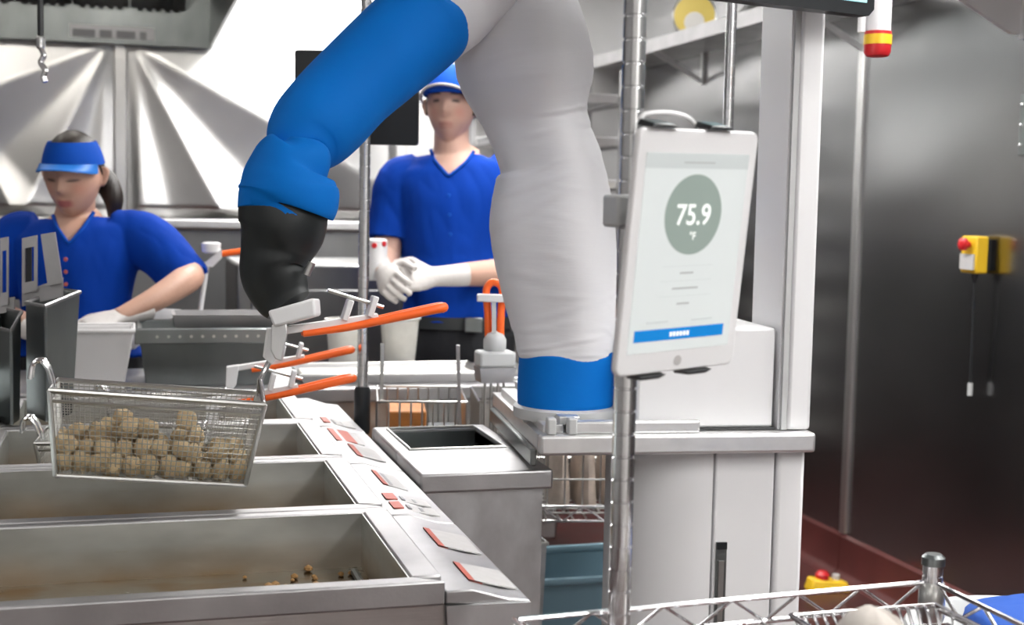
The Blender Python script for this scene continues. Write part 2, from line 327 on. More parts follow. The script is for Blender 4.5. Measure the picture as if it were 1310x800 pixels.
# ================================================================== FRYERS
PITCH, FY0 = .413, 1.580
XI0, XI1, XE, XB = -.24, .335, .485, -.46          # well from/to, front edge of ledge, back
def fryer(first):
    y0, y1 = FY0, FY0+PITCH-.006
    t = thing('deep_fryer', '', 'fryer', (0, (y0+y1)/2, 0), 'row of deep fryers')
    a, b = y0+.026, y1-.020                        # inner well
    m = MB().bb(XB, XE-.03, y0+.006, y0+.012, .12, .868).bb(XB, XE-.03, y1-.012, y1-.006, .12, .868).bb(XE-.03, XE-.02, y0+.006, y1-.006, .12, .84).bb(XB, XB+.006, y0+.012, y1-.012, .12, .87)
    m.build('cabinet_shell', steel, t)
    # rim with raised edge round the well
    r = MB()
    r.hexa([Vector(p) for p in ((XB, y0, .868), (XI1+.04, y0, .868), (XI1+.002, a, .868), (XB, a, .868))], [Vector(p) for p in ((XB, y0, .9), (XI1+.04, y0, .9), (XI1+.002, a, .9), (XB, a, .9))])
    r.bb(XB, XI1+.04, b, y1, .868, .9)
    r.bb(XI1, XI1+.04, a, b, .868, .9); r.bb(XB, XI0, a, b, .868, .9)
    r.build('well_rim', steel_top, t, bevel=.003)
    w = MB()
    zb = .815
    w.bb(XI0, XI1, a, a+.002, .70, .897).bb(XI0, XI1, b-.002, b, .70, .897).bb(XI0, XI0+.002, a+.002, b-.002, .70, .897).bb(XI1-.002, XI1, a+.002, b-.002, .70, .897)
    w.build('well_walls', steel_well, t)
    fl = MB(); fl.bb(XI0+.002, XI1-.002, a+.002, b-.002, .79, zb)
    fl.build('well_floor', oil_steel, t)
    MB().tube([(XI0+.02, a+.05, zb+.006), (XI1-.04, a+.05, zb+.006), (XI1-.02, a+.07, zb+.006), (XI1-.02, b-.05, zb+.006)], .006, 8).build('heating_tube', steel_dark, t)
    lg = MB()
    lg.prism([(XI1+.04, y0+.001, .87), (XI1+.04, y0+.001, .886), (XI1+.075, y0+.001, .886), (XE-.03, y0+.001, .872), (XE, y0+.001, .868), (XE, y0+.001, .60), (XE-.012, y0+.001, .60), (XE-.012, y0+.001, .858), (XE-.035, y0+.001, .862)], (0, y1-y0-.002, 0))
    lg.build('front_ledge', steel_top, t, bevel=.002)
    sp = MB().prism([(XI1+.04, y0-.003, .868), (XE, y0-.003, .866), (XE, y0-.003, .62), (XE-.055, y0-.003, .66), (XE-.075, y0-.003, .76), (XI1+.045, y0-.003, .80)], (0, .004, 0))
    sp.build('ledge_end_plate', steel_bin, t)
    MB().bb(XE-.022, XE-.004, y0+.02, y1-.02, .14, .58).build('door', steel, t, bevel=.004)
    MB().tube([(XE-.004, y0+.08, .5), (XE+.010, y0+.08, .5), (XE+.010, y0+.08, .38), (XE-.004, y0+.08, .38)], .004, 8).build('door_handle', chrome_d, t)
    MB().cyl((XE, y0+.02, .80), (XE+.016, y0+.02, .80), .008, 10).build('hinge_pin', white_pl, t)
    for lx in (XB+.05, XE-.08):
        for ly in (y0+.05, y1-.05): MB().cyl((lx, ly, 0), (lx, ly, .12), .02, 12).build('leg', chrome_d, t)
    MB().hexa([Vector(p) for p in ((XB, y0+.004, .9), (XI0-.04, y0+.004, .9), (XI0-.04, y1-.004, .9), (XB, y1-.004, .9))],
              [Vector(p) for p in ((XB, y0+.004, 1.0), (XI0-.10, y0+.004, 1.0), (XI0-.10, y1-.004, 1.0), (XB, y1-.004, 1.0))]).build('flue_box', steel_dark, t, bevel=.004)
    return t
fr = [fryer(True)]
for i in range(1, 4):
    c = copy_tree(fr[0]); c.location.y += PITCH*i; ORG[c.name] = Vector(c.location); fr.append(c)
for o, l in zip(fr, ('steel deep fryer with greasy empty well and crumbs at the free end of the row',
                     'steel deep fryer with empty well directly under the lifted basket of nuggets',
                     'steel deep fryer holding an orange-handled basket, third from the free end of the row',
                     'steel deep fryer holding an orange-handled basket next to the steel hoppers')): o['label'] = l
def sticker(fi, x0, x1, y0, y1, red, lines=2):
    """white warning label with red strip lying on the ledge of a fryer"""
    def z(x): return .8868 if x < .41 else .8868-(x-.41)/.045*.0142 if x < .455 else .8724-(x-.455)/.03*.004
    def quad(xa, xb, ya, yb, h):
        m = MB(); m.hexa([Vector((xa, ya, z(xa)-.0006)), Vector((xb, ya, z(xb)-.0006)), Vector((xb, yb, z(xb)-.0006)), Vector((xa, yb, z(xa)-.0006))],
                         [Vector((xa, ya, z(xa)+h)), Vector((xb, ya, z(xb)+h)), Vector((xb, yb, z(xb)+h)), Vector((xa, yb, z(xa)+h))]); return m
    s_ = quad(x0, x1, y0, y1, .0012).build('warning_label', label_w, fr[fi])
    rr = quad(x0, x0+(x1-x0)*red, y0, y1, .0018).build('red_band', label_r, s_)
    for k in range(lines):
        xa = x0+(x1-x0)*(red+.12+k*.28); quad(xa, xa+.006, y0+.01, y1-.01, .0017).build('print', label_k, s_)
sticker(0, .415, .478, 1.800, 1.905, .22); sticker(0, .415, .480, 1.625, 1.712, .28)
sticker(1, .412, .455, 2.215, 2.335, .2, 1); sticker(1, .395, .470, 2.095, 2.140, .25); sticker(1, .395, .470, 2.030, 2.075, .22)
sticker(2, .395, .452, 2.640, 2.780, .75, 0); sticker(2, .410, .465, 2.475, 2.595, .2)
sticker(3, .400, .470, 2.86, 2.93, .2)
for i in range(16):
    p = Vector((random.gauss(.24, .05), random.gauss(1.90, .04), .8155)); p.x = min(p.x, .31); p.y = min(max(p.y, 1.66), 1.955)
    r = random.uniform(.003, .007)
    tag(MB().lathe([(r*.5, 0), (r, r*.4), (r*.9, r*.9), (r*.3, r*1.3)], p, 6).build('fried_crumb', crumb_m), 'small brown fried crumb on the floor of the empty fryer well', 'crumb', 'crumbs in the fryer well')
# ================================================================== FRY BASKETS
def fry_basket(o, ex, ey, ez, label, L=.305, Wd=.165, H=.125, spacing=.0078, hx=(.045, .015), pitch=8, group=None, rh=.105):
    """o = rim corner (left, near); ex along the long side, ez up; handle leaves at +ex"""
    M = Matrix(((ex.x, ey.x, ez.x, o.x), (ex.y, ey.y, ez.y, o.y), (ex.z, ey.z, ez.z, o.z), (0, 0, 0, 1)))
    ctr = M @ Vector((L/2, Wd/2, -H))
    t = thing('fry_basket', label, 'basket', ctr, group)
    tp = .018                                       # taper at the bottom
    def P(u, v, h):                                 # u,v in 0..1, h 0..1 from rim down
        return Vector((tp*h+(L-2*tp*h)*u, tp*.6*h+(Wd-1.2*tp*h)*v, -H*h))
    fr_ = MB(M)
    fr_.tube([P(0, 0, 0), P(1, 0, 0), P(1, 1, 0), P(0, 1, 0)], .0042, 8, True)
    fr_.tube([P(0, 0, .12), P(1, 0, .12), P(1, 1, .12), P(0, 1, .12)], .0025, 6, True)
    fr_.tube([P(0, 0, 1), P(1, 0, 1), P(1, 1, 1), P(0, 1, 1)], .0038, 8, True)
    for u, v in ((0, 0), (1, 0), (1, 1), (0, 1)): fr_.tube([P(u, v, 0), P(u, v, 1)], .0038, 8)
    fr_.build('frame', chrome_d, t)
    w = MB(M); n = int(L/spacing); m_ = int(Wd/spacing); k_ = int(H/spacing)
    r = .00075
    for i in range(1, n):
        u = i/n; w.tube([P(u, 0, 0), P(u, 0, 1), P(u, 1, 1), P(u, 1, 0)], r, 4)
    for i in range(1, m_):
        v = i/m_; w.tube([P(0, v, 0), P(0, v, 1), P(1, v, 1), P(1, v, 0)], r, 4)
    for i in range(1, k_):
        h = i/k_; w.tube([P(0, 0, h), P(1, 0, h), P(1, 1, h), P(0, 1, h)], r, 4, True)
    w.build('wire_mesh', chrome_d, t, kind='stuff')
    hk = MB(M)
    for v in (.40, .60):
        hk.tube(catmull([P(.0, v, .10), P(.0, v, 0)+Vector((-.002, 0, .006)), Vector((-.010, Wd*v, .026)), Vector((-.020, Wd*v, .036)), Vector((-.031, Wd*v, .030)), Vector((-.033, Wd*v, .008))], 5), .0036, 8)
    hk.build('hook', chrome, t)
    # riser wires and handle
    yc = Wd/2; A = Vector((L+.006, yc, rh)); q = math.radians(pitch)
    dx = Vector((math.cos(q), 0, math.sin(q)))
    rz = MB(M)
    for s_ in (-1, 1):
        rz.tube([P(1, .5+s_*.34, .0), Vector((L-.004, yc+s_*.014, rh*.29)), Vector((L+.008, yc+s_*.009, rh*.57)), A+Vector((0, s_*.009, -.01))], .0036, 8)
    rz.build('riser', chrome, t)
    hb = MB(M)
    hb.bar(A+dx*(-.005)+Vector((0, 0, 0)), A+dx*.17, .020, .012)
    for s_ in (-1, 1): hb.prism([A+Vector((-.006, s_*.013-.0015, .006)), A+Vector((.022, s_*.013-.0015, .010)), A+Vector((.016, s_*.013-.0015, -.034)), A+Vector((.004, s_*.013-.0015, -.050)), A+Vector((-.008, s_*.013-.0015, -.040))], (0, .003, 0))
    hb.build('handle_bracket', grey_pl if False else white_pl, t, bevel=.002)
    g = MB(M)
    pts = [A+dx*a+Vector((0, s_*b, h)) for a, s_, b, h in ((.05, -1, .014, -.009), (.12, -1, .015, -.009), (.20, -1, .016, -.004), (.262, -1, .014, 0), (.276, -1, .007, 0), (.276, 1, .007, 0), (.262, 1, .014, 0), (.20, 1, .016, -.004), (.12, 1, .015, -.009), (.05, 1, .014, -.009))]
    gp = catmull(pts, 3); ng = len(gp)-1; g.tube(gp, .0068, 10, taper=[.0050+.0034*math.sin(math.pi*i/ng) for i in range(ng+1)])
    g.build('grip', orange_g, t, label='orange vinyl loop grip')
    for a in (.115, .155): MB(M).bar(A+dx*a+Vector((0, 0, .002)), A+dx*(a+.008)+Vector((0, 0, .034)), .030, .010, up=(1, 0, 0)).build('clip_tab', white_pl, t, bevel=.002)
    MB(M).cyl(A+dx*.085+Vector((0, 0, .054)), A+dx*.178+Vector((0, 0, .014)), .0030, 8).build('clip_rod', chrome_d, t)
    return t, M
bo = W(63, 500, 1.92); b1 = W(339, 518, 2.0); b2 = W(67, 485, 2.085)
ex = (b1-bo).normalized(); ey = (b2-bo); ey = (ey-ex*ey.dot(ex)).normalized(); ez = ex.cross(ey).normalized()
bk, BM = fry_basket(bo, ex, ey, ez, 'wire fry basket of breaded nuggets gripped by the robot arm', L=(b1-bo).length, pitch=13)
# nuggets: lumpy pieces piled on the basket floor
def nugget_mesh(seed):
    bm = bmesh.new(); bmesh.ops.create_icosphere(bm, subdivisions=3, radius=1)
    of = Vector((seed*3.7, seed*1.3, seed*.9))
    for v in bm.verts:
        n_ = v.co.normalized(); a = 1+.28*noise.noise(n_*1.6+of)+.16*noise.noise(n_*4+of)+.06*noise.noise(n_*9+of); v.co = n_*a
    me = bpy.data.meshes.new('nugget'); bm.to_mesh(me); bm.free()
    me.polygons.foreach_set('use_smooth', [True]*len(me.polygons)); me.materials.append(nug_m); return me
NM = [nugget_mesh(i) for i in range(6)]
LB = (b1-bo).length
def nugget(u, v, h, r):
    o = bpy.data.objects.new('nugget', random.choice(NM)); COL.objects.link(o)
    o.location = BM @ Vector((LB*u, .165*v, -.125+h)); o.scale = (r*random.uniform(.95, 1.2), r*random.uniform(.9, 1.1), r*random.uniform(.8, .95))
    o.rotation_euler = (random.uniform(0, 6), random.uniform(0, 6), random.uniform(0, 6))
    tag(o, 'golden breaded nugget piled in the lifted wire basket', 'nugget', 'nuggets in the lifted basket')
for row, v in enumerate((.17, .42, .66, .86)):
    for i in range(11): nugget(.090+.081*i+random.uniform(-.012, .012)+.02*(row % 2)-.01, v+random.uniform(-.03, .03), .0165+random.uniform(0, .003), random.uniform(.0145, .0165))
for i, u in enumerate((.09, .18, .27, .36, .45, .53, .62, .70, .80, .89)):
    for v in (.28, .55, .78): nugget(u+random.uniform(-.02, .02), v+random.uniform(-.04, .04), .040+random.uniform(-.003, .004), random.uniform(.014, .0165))
for u, v, h in ((.13, .5, .058), (.22, .4, .060), (.31, .6, .060), (.37, .4, .066), (.43, .6, .063), (.40, .8, .062), (.62, .45, .060), (.67, .6, .064), (.645, .5, .084), (.69, .4, .062), (.27, .8, .060), (.34, .5, .082), (.46, .42, .068), (.66, .75, .062)):
    nugget(u, v, h, random.uniform(.0145, .0165))
# baskets standing in the third and fourth fryers
rx = Vector((1, 0, 0)); rx.rotate(Euler((0, math.radians(-2), 0)))
def level_basket(o, yawdeg, label, pitch=9, **k):
    e = Vector((math.cos(math.radians(yawdeg)), math.sin(math.radians(yawdeg)), 0)); return fry_basket(Vector(o), e, Z.cross(e), Z.copy(), label, spacing=.011, H=.105, pitch=pitch, **k)
level_basket((-.172, 2.545, .915), -4, 'empty wire fry basket with orange grip in the fryer behind the lifted basket', rh=.062)
level_basket((-.052, 2.965, .915), -4, 'empty wire fry basket with orange grip in the fryer next to the steel hoppers', rh=.070, L=.25)
# ================================================================== STEEL HOPPERS left of the last fryer
def hopper(A, B, C, zb, label):
    D = A+C-B; t = thing('steel_hopper', label, 'hopper', (B.x, B.y, zb), 'steel hoppers beside the fryers')
    top = [A, B, C, D]; bot = [Vector((p.x, p.y, zb)) for p in top]
    bot[2] = bot[2].lerp(bot[1], .25); bot[3] = bot[3].lerp(bot[0], .25)
    m = MB()
    for i in range(4):
        j = (i+1) % 4; n_ = (top[j]-top[i]).cross(Z).normalized()*.003
        m.hexa([bot[i], bot[j], bot[j]-n_, bot[i]-n_], [top[i], top[j], top[j]-n_, top[i]-n_])
    m.hexa(bot, [p+Z*.01 for p in bot])
    m.build('body', steel_dark, t)
    MB().tube(top, .0045, 6, True).build('rim', steel_top, t)
    return t, top
A, B, C = W(33, 388, 2.80), W(58, 392, 2.70), W(102, 374, 2.84)
h1, tp_ = hopper(A, B, C, .905, 'open steel hopper with one slotted and one plain upright prong')
def prong(t, P0, P1, P2, P3, slot, d, name='prong'):
    q = [W(*p, d) for p in (P0, P1, P2, P3)]; n_ = FW*.006; m = MB()
    if slot:
        c = sum(q, Vector())/4; inn = [c+(p-c)*.62 for p in q]
        for p, i_ in zip(inn, q): pass
        for i in range(4):
            j = (i+1) % 4; m.hexa([q[i], q[j], inn[j], inn[i]], [q[i]+n_, q[j]+n_, inn[j]+n_, inn[i]+n_])
    else: m.hexa(q, [p+n_ for p in q])
    return m.build(name, steel_top, t)
prong(h1, (28, 376), (47, 372), (47, 301), (28, 305), True, 2.84)
prong(h1, (61, 366), (80, 362), (70, 297), (52, 300), False, 2.84)
prong(h1, (28, 392), (80, 380), (80, 355), (28, 374), False, 2.85, 'back_plate')
sl = MB(); sl.bar(W(37, 368, 2.845), W(37, 312, 2.845), .012, .004, up=FW); sl.build('slot_insert', black_pl, h1)
h2, _ = hopper(W(-12, 418, 2.74), W(14, 424, 2.66), W(27, 400, 2.74), .905, 'open steel hopper with a single narrow prong')
prong(h2, (0, 392), (10, 390), (10, 303), (0, 305), True, 2.78)
prong(h2, (-20, 405), (18, 398), (18, 380), (-20, 386), False, 2.79, 'back_plate')
# ================================================================== STEEL BIN STATION between fryers and robot
t = thing('steel_bin_station', 'tall steel bin with hemmed lid and an open pan in its top, beside the fryers', 'bin', (.615, 2.52, 0))
x0, x1, y0, y1, zt = .490, .737, 2.275, 2.775, .888
MB().bb(x0+.014, x1-.016, y0+.014, y1-.014, .04, .79).build('body', steel_bin, t)
MB().bb(x0+.014, x1-.016, y0+.014, y0+.018, .79, .855).bb(x0+.014, x1-.016, y1-.018, y1-.014, .79, .855).bb(x0+.014, x0+.018, y0+.018, y1-.018, .79, .855).bb(x1-.020, x1-.016, y0+.018, y1-.018, .79, .855).build('skirt', steel_bin, t)
ym = 2.50
m = MB().bb(x0, x1, y0, ym, .852, zt).bb(x0, x1, y1-.025, y1, .852, zt).bb(x0, x0+.028, ym, y1-.025, .852, zt).bb(x1-.028, x1, ym, y1-.025, .852, zt)
m.build('lid', steel_top, t, bevel=.005, seg=3)
MB().bb(x0+.028, x1-.028, ym, y1-.025, .80, .804).bb(x0+.026, x0+.028, ym, y1-.025, .80, .88).bb(x1-.028, x1-.026, ym, y1-.025, .80, .88).bb(x0+.028, x1-.028, ym-.002, ym, .80, .88).bb(x0+.028, x1-.028, y1-.027, y1-.025, .80, .88).build('pan', steel_dark, t)
MB().bb(x0+.04, x1-.04, y0+.04, y1-.04, 0, .04).build('plinth', black_pl, t)
MB().tube([(x0+.028, ym+.004, .889), (x1-.028, ym+.004, .889), (x1-.028, y1-.025, .889), (x0+.028, y1-.025, .889)], .003, 6, True).build('pan_rim', chrome_d, t)
# ================================================================== ROBOT CART AND ARM
AR = math.radians(-6.3); EX = Vector((math.cos(AR), math.sin(AR), 0)); EY = Vector((-math.sin(AR), math.cos(AR), 0)); OC = Vector((.700, 2.24, 0))
MC = Matrix(((EX.x, EY.x, 0, OC.x), (EX.y, EY.y, 0, OC.y), (0, 0, 1, .012), (0, 0, 0, 1)))
def TC(a, b, z): return OC+EX*a+EY*b+Z*z
cart = thing('robot_cart', 'white robot cabinet with aluminium deck, rear box and square mast', 'cart', TC(.3, .3, 0))
MB(MC).bb(0, .520, 0, .030, .908, .945).build('deck_edge', alu, cart, bevel=.006, seg=3)
MB(MC).bb(.0, .520, .030, .56, .915, .943).build('deck', alu, cart)
# slide rails at the left of the deck
for a, z in ((.0, .943), (.03, .958)):
    MB(MC).bb(a+.012, a+.05, .04, .52, z, z+.015).build('slide_rail', alu, cart, bevel=.002)
MB(MC).bb(-.012, .0, .03, .52, .885, .915).build('side_channel', steel_dark, cart, bevel=.003)
MB(MC).bb(.06, .30, .012, .034, .945, .968).build('front_lip', alu, cart, bevel=.004)
for a in (.014, .052): MB(MC).bb(a, a+.016, .004, .030, .945, .975).build('end_block', grey_pl, cart, bevel=.003)
# cabinet with a rounded left corner, wider pillar on the right
m = MB(MC); poly = []
for k in range(17):
    q = math.pi*(1+.5*k/16); poly.append((.335+.165*math.cos(q), .200+.165*math.sin(q), .06))
poly += [(.335, .52, .06), (.30, .52, .06), (.20, .30, .06)]
m.prism(poly, (0, 0, .852)); m.build('cabinet_body', white_metal, cart)
MB(MC).bb(.340, .455, .035, .52, .06, .91).build('door_panel', white_metal, cart, bevel=.004)
MB(MC).bb(.458, .512, .028, .52, .06, .91).build('corner_pillar', white_metal, cart, bevel=.008, seg=3)
hs = MB(MC).bb(.345, .365, .031, .036, .52, .735).build('handle_slot', steel_dark, cart)
MB(MC).bb(.350, .360, .029, .033, .53, .70).build('pull_bar', chrome_d, hs)
MB(MC).bb(.345, .365, .029, .033, .722, .735).build('slot_cap', black_pl, hs)
for a in (.32, .48):
    for b in (.10, .46): MB(MC).cyl((a, b, -.012), (a, b, .06), .028, 16).build('caster', black_pl, cart)
# white rear box on the deck
MB(MC).bb(.19, .455, .055, .30, .947, 1.135).build('control_box', white_pl, cart, bevel=.006, seg=3)
MB(MC).bb(.19, .458, .050, .31, .944, .948).build('box_gasket', black_pl, cart)
# mast
mx0, mx1, my0, my1 = .462, .522, .035, .215
MB(MC).bb(mx0+.014, mx1, my0, my1, .945, 2.25).build('mast', white_metal, cart, bevel=.007, seg=3)
MB(MC).bb(mx0, mx0+.014, my0+.012, my1-.01, .945, 2.25).build('mast_side', grey_pl if False else white_metal, cart)
MB(MC).bb(mx0+.004, mx0+.0145, my0+.004, my0+.013, .945, 2.25).build('mast_groove', grey_pl, cart)
# monitor on the mast
q0, q1 = W(1118, 21, 2.38), W(862, -1, 2.16)
e1 = (q1-q0); e1.z = 0; e1.normalize(); nrm = Vector((e1.y, -e1.x, 0)); nrm = nrm if nrm.dot(FW) < 0 else -nrm
mon = thing('monitor', 'large black-framed monitor fixed high on the white robot mast', 'monitor', q0)
MM = Matrix(((e1.x, nrm.x, 0, q0.x), (e1.y, nrm.y, 0, q0.y), (e1.z, nrm.z, 1, q0.z), (0, 0, 0, 1)))
MB(MM).prism([(.012, -.03, 0), (.58, -.03, 0), (.592, -.03, .012), (.592, -.03, .35), (.58, -.03, .362), (.012, -.03, .362), (0, -.03, .35), (0, -.03, .012)], (0, .03, 0)).build('casing', black_pl, mon)
MB(MM).bb(.020, .572, 0, .002, .022, .342).build('screen', screen_c, mon)
pm = TC(mx0+.03, my0-.002, 1.9)
MB().bar(pm, Vector((pm.x, pm.y, 1.9))+nrm*.12, .05, .08).build('arm_bracket', black_pl, mon)
# --- robot arm
base_c = TC(.110, .275, .943)
rob = thing('jointed_robot', 'jointed robot in white and blue fabric sleeves with a black wrist', 'robot', base_c)
def sec(Lp, Rp, d, k=1.0, extra=0):
    a, b = W(*Lp, d), W(*Rp, d); return ((a+b)/2, (a-b).length/2+extra, (a-b).length/2*k)
MB(MC).bb(.015, .215, .17, .38, .943, .953).build('mount_plate', alu, rob, bevel=.003)
sb = sec((661, 520), (785, 529), 2.55)
cb = sb[0]
MB().lathe([(.098, 0), (.100, .004), (.100, .020), (.094, .024)], (cb.x, cb.y, .965), 48).build('base_flange', grey_pl, rob)
MB().lathe([(.084, 0), (.084, .022)], (cb.x, cb.y, .989), 48).build('base_collar', black_pl, rob)
def wob(amp, fu, fq, sd):
    def f(u, q): return amp*noise.noise(Vector((u*fu, math.cos(q)*fq+sd, math.sin(q)*fq)))
    return f
def wob_w(u, q):
    w = .010*noise.noise(Vector((u*9, math.cos(q)*1.2, math.sin(q)*1.2)))
    k = u*34+2.0*math.sin(q)+1.2*noise.noise(Vector((u*3, math.cos(q), 5)))
    env = max(0, noise.noise(Vector((u*5+3, math.cos(q)*1.5, math.sin(q)*1.5)))+.25)
    al = q-math.radians(25); sq = (abs(math.cos(al))**3+abs(math.sin(al))**3)**(-1/3)/1.0686-1
    r = w+sq*min(1, u/.10)+.010*env*(math.exp(-((k % 2.2)-1.1)**2/.05))
    for u0, sl, am, wd_ in ((.045, .01, .012, .010), (.095, -.015, .016, .008), (.135, .012, .014, .008), (.175, -.02, .016, .009), (.24, .03, .010, .010), (.385, -.05, .016, .010), (.43, -.045, .018, .009), (.47, -.04, .012, .008), (.555, .012, .020, .008), (.60, .016, .020, .008), (.635, -.01, .010, .008), (.69, .02, .008, .010)):
        uu = u-u0-sl*math.cos(q)-.006*noise.noise(Vector((math.cos(q)*1.5+u0*40, math.sin(q)*1.5, 2)))
        g_ = max(0, .45+1.2*noise.noise(Vector((math.cos(q)*1.1+u0*70, math.sin(q)*1.1, 7))))
        r += am*g_*(math.exp(-(uu/wd_)**2)-.7*math.exp(-((uu+1.6*wd_)/wd_)**2))
    return r
DB = 2.55
MB().limb([sec((664, 520), (784, 529), DB), sec((662, 512), (785, 520), DB), sec((662, 490), (786, 494), DB), sec((664, 458), (787, 461), DB), sec((665, 448), (786, 452), DB, .96)], 56, 6, wob=wob(.006, 6, 1.4, 2)).build('base_sleeve', blue_jacket, rob, label='blue fabric cuff round the robot base')
up = [sec((665, 462), (787, 465), DB, 1, -.003), sec((663, 446), (788, 449), DB), sec((658, 418), (788, 424), DB), sec((647, 380), (789, 386), DB), sec((636, 335), (789, 338), 2.545), sec((628, 285), (786, 288), 2.54),
      sec((633, 245), (780, 243), 2.535), sec((639, 215), (771, 208), 2.53), sec((632, 185), (759, 178), 2.525), sec((617, 150), (753, 145), 2.52), sec((594, 112), (760, 103), 2.51), sec((584, 80), (758, 65), 2.50), sec((592, 42), (751, 28), 2.49),
      sec((606, 0), (737, -8), 2.49), sec((625, -38), (715, -42), 2.49), sec((650, -55), (690, -56), 2.49)]
MB().limb(up, 80, 18, wob=wob_w).build('upper_sleeve', white_jacket, rob, label='white fabric sleeve over the robot upper arm')
# forearm: white shoulder part then blue sleeve
fo = [sec((640, -135), (690, -60), 2.44, .9), sec((590, -105), (672, 0), 2.43), sec((545, -62), (622, 45), 2.40), sec((520, -33), (597, 66), 2.375), sec((498, -12), (580, 76), 2.365)]
MB().limb(fo, 56, 8, wob=wob(.012, 14, 2.2, 4)).build('elbow_sleeve', white_jacket, rob)
fb = [sec((512, -30), (586, 58), 2.362), sec((503, -22), (588, 70), 2.358), sec((488, -6), (577, 82), 2.345), sec((449, 31), (534, 117), 2.30), sec((410, 70), (491, 153), 2.25), sec((378, 104), (459, 188), 2.20), sec((356, 132), (438, 206), 2.165), sec((350, 158), (424, 214), 2.14), sec((356, 184), (416, 214), 2.12, .9), sec((375, 200), (405, 212), 2.11, .8)]
MB().limb(fb, 60, 8, wob=wob(.008, 6, 1.6, 7)).build('forearm_sleeve', blue_jacket, rob, label='blue fabric sleeve over the robot forearm')
wrs = [sec((372, 172), (408, 184), 2.10, .9), sec((351, 181), (424, 206), 2.10), sec((326, 198), (426, 222), 2.10), sec((312, 218), (430, 243), 2.10), sec((306, 238), (433, 262), 2.10), sec((306, 247), (425, 279), 2.10, .96), sec((312, 249), (420, 277), 2.10, .9)]
def wob_f(u, q): return .012*noise.noise(Vector((u*10, math.cos(q)*1.5+9, math.sin(q)*1.5)))+.014*math.exp(-((u-.33)/.03)**2)*max(0, math.sin(q*1.0+4.2))
MB().limb(wrs, 56, 8, wob=wob_f).build('wrist_sleeve', blue_jacket, rob)
bl = [sec((312, 238), (418, 262), 2.10, .9), sec((307, 255), (418, 281), 2.10, .95), sec((307, 285), (416, 302), 2.10), sec((307, 320), (400, 322), 2.10), sec((307, 345), (391, 346), 2.095), sec((314, 364), (395, 364), 2.09, .8), sec((326, 382), (399, 378), 2.085, .6), sec((338, 396), (400, 386), 2.08, .5)]
MB().limb(bl, 48, 6, wob=wob(.03, 5, 1.1, 3)).build('wrist_cuff', black_jacket, rob, label='black rubber sleeve over the robot wrist')
# gripper: block, jaw plates
dg = 2.07
gq = [W(*p, dg-.03) for p in ((342, 398), (402, 381), (404, 404), (350, 419))]
MB().hexa(gq, [p+FW*.06 for p in gq]).build('gripper_block', white_pl, rob, bevel=.004)
for k in (-.022, .014):
    jq = [W(*p, dg+k) for p in ((347, 416), (366, 412), (368, 424), (360, 462), (352, 460), (346, 448))]
    MB().prism(jq, FW*.006).build('gripper_jaw', alu, rob, bevel=.002)
MB().cyl(W(399, 336, 2.05), W(392, 352, 2.05), .006, 12).build('cable_gland', chrome_d, rob)
# ================================================================== NEAR WIRE SHELVING, TABLET
sh = thing('wire_shelving_unit', 'chrome wire shelving with tall grooved post and truss edge, carrying the tablet', 'shelving', (.7, 1.2, 0))
SZ = .897
def sy(x): return 1.396+(x-.41)*.061
SXR = .968
def post(t, x, y, z0, z1, r=.0127, cap=False, d=None):
    m = MB(); prof = [(r, z0)]; z = math.ceil(z0/.0254)*.0254
    while z < z1-.004:
        prof += [(r, z-.0016), (r*.86, z-.0008), (r*.86, z+.0008), (r, z+.0016)]; z += .0254
    prof.append((r, z1)); m.lathe(prof, (x, y, 0), 24); o = m.build('post', chrome, t, angle=30)
    return o
pt = W(801, 420, 1.47)
post(sh, pt.x, pt.y-.002, 0, 2.2)
post(sh, SXR, sy(SXR), 0, .930)
MB().lathe([(.0145, .927), (.0145, .937), (.010, .941)], (SXR, sy(SXR), 0), 20).build('post_cap', steel_dark, sh)
MB().lathe([(.0145, .855), (.0165, .86), (.0165, .90), (.0145, .905)], (SXR, sy(SXR), 0), 20).build('collar', chrome_d, sh)
def truss(t, a, b, h, pitch_, r=.003):
    a, b = Vector(a), Vector(b); L_ = (b-a).length; u = (b-a).normalized(); n = max(2, int(L_/pitch_))
    MB().tube([a, b], r*1.1, 8).build('edge_wire', chrome, t); MB().tube([a-Z*h, b-Z*h], r*1.1, 8).build('edge_wire', chrome, t)
    pts = [a+u*(L_*k/n)-Z*(h*(k % 2)) for k in range(n+1)]
    MB().tube(pts, r*.8, 6).build('truss_wire', chrome, t)
truss(sh, (.415, sy(.415), SZ+.008), (SXR-.014, sy(SXR), SZ+.008), .030, .042)
truss(sh, (.415, .95, SZ+.008), (SXR-.014, .95, SZ+.008), .030, .042)
truss(sh, (SXR, .965, SZ+.008), (SXR, sy(SXR)-.014, SZ+.008), .030, .042)
truss(sh, (.41, .965, SZ+.008), (.41, sy(.41), SZ+.008), .030, .042)
for x in [.43+.0245*k for k in range(13)]: MB().cyl((x, .95, SZ-.022), (x, sy(x), SZ-.022), .0022, 6).build('deck_wire', chrome, sh)
post(sh, SXR, .95, 0, .93); post(sh, .41, .95, 0, .93)
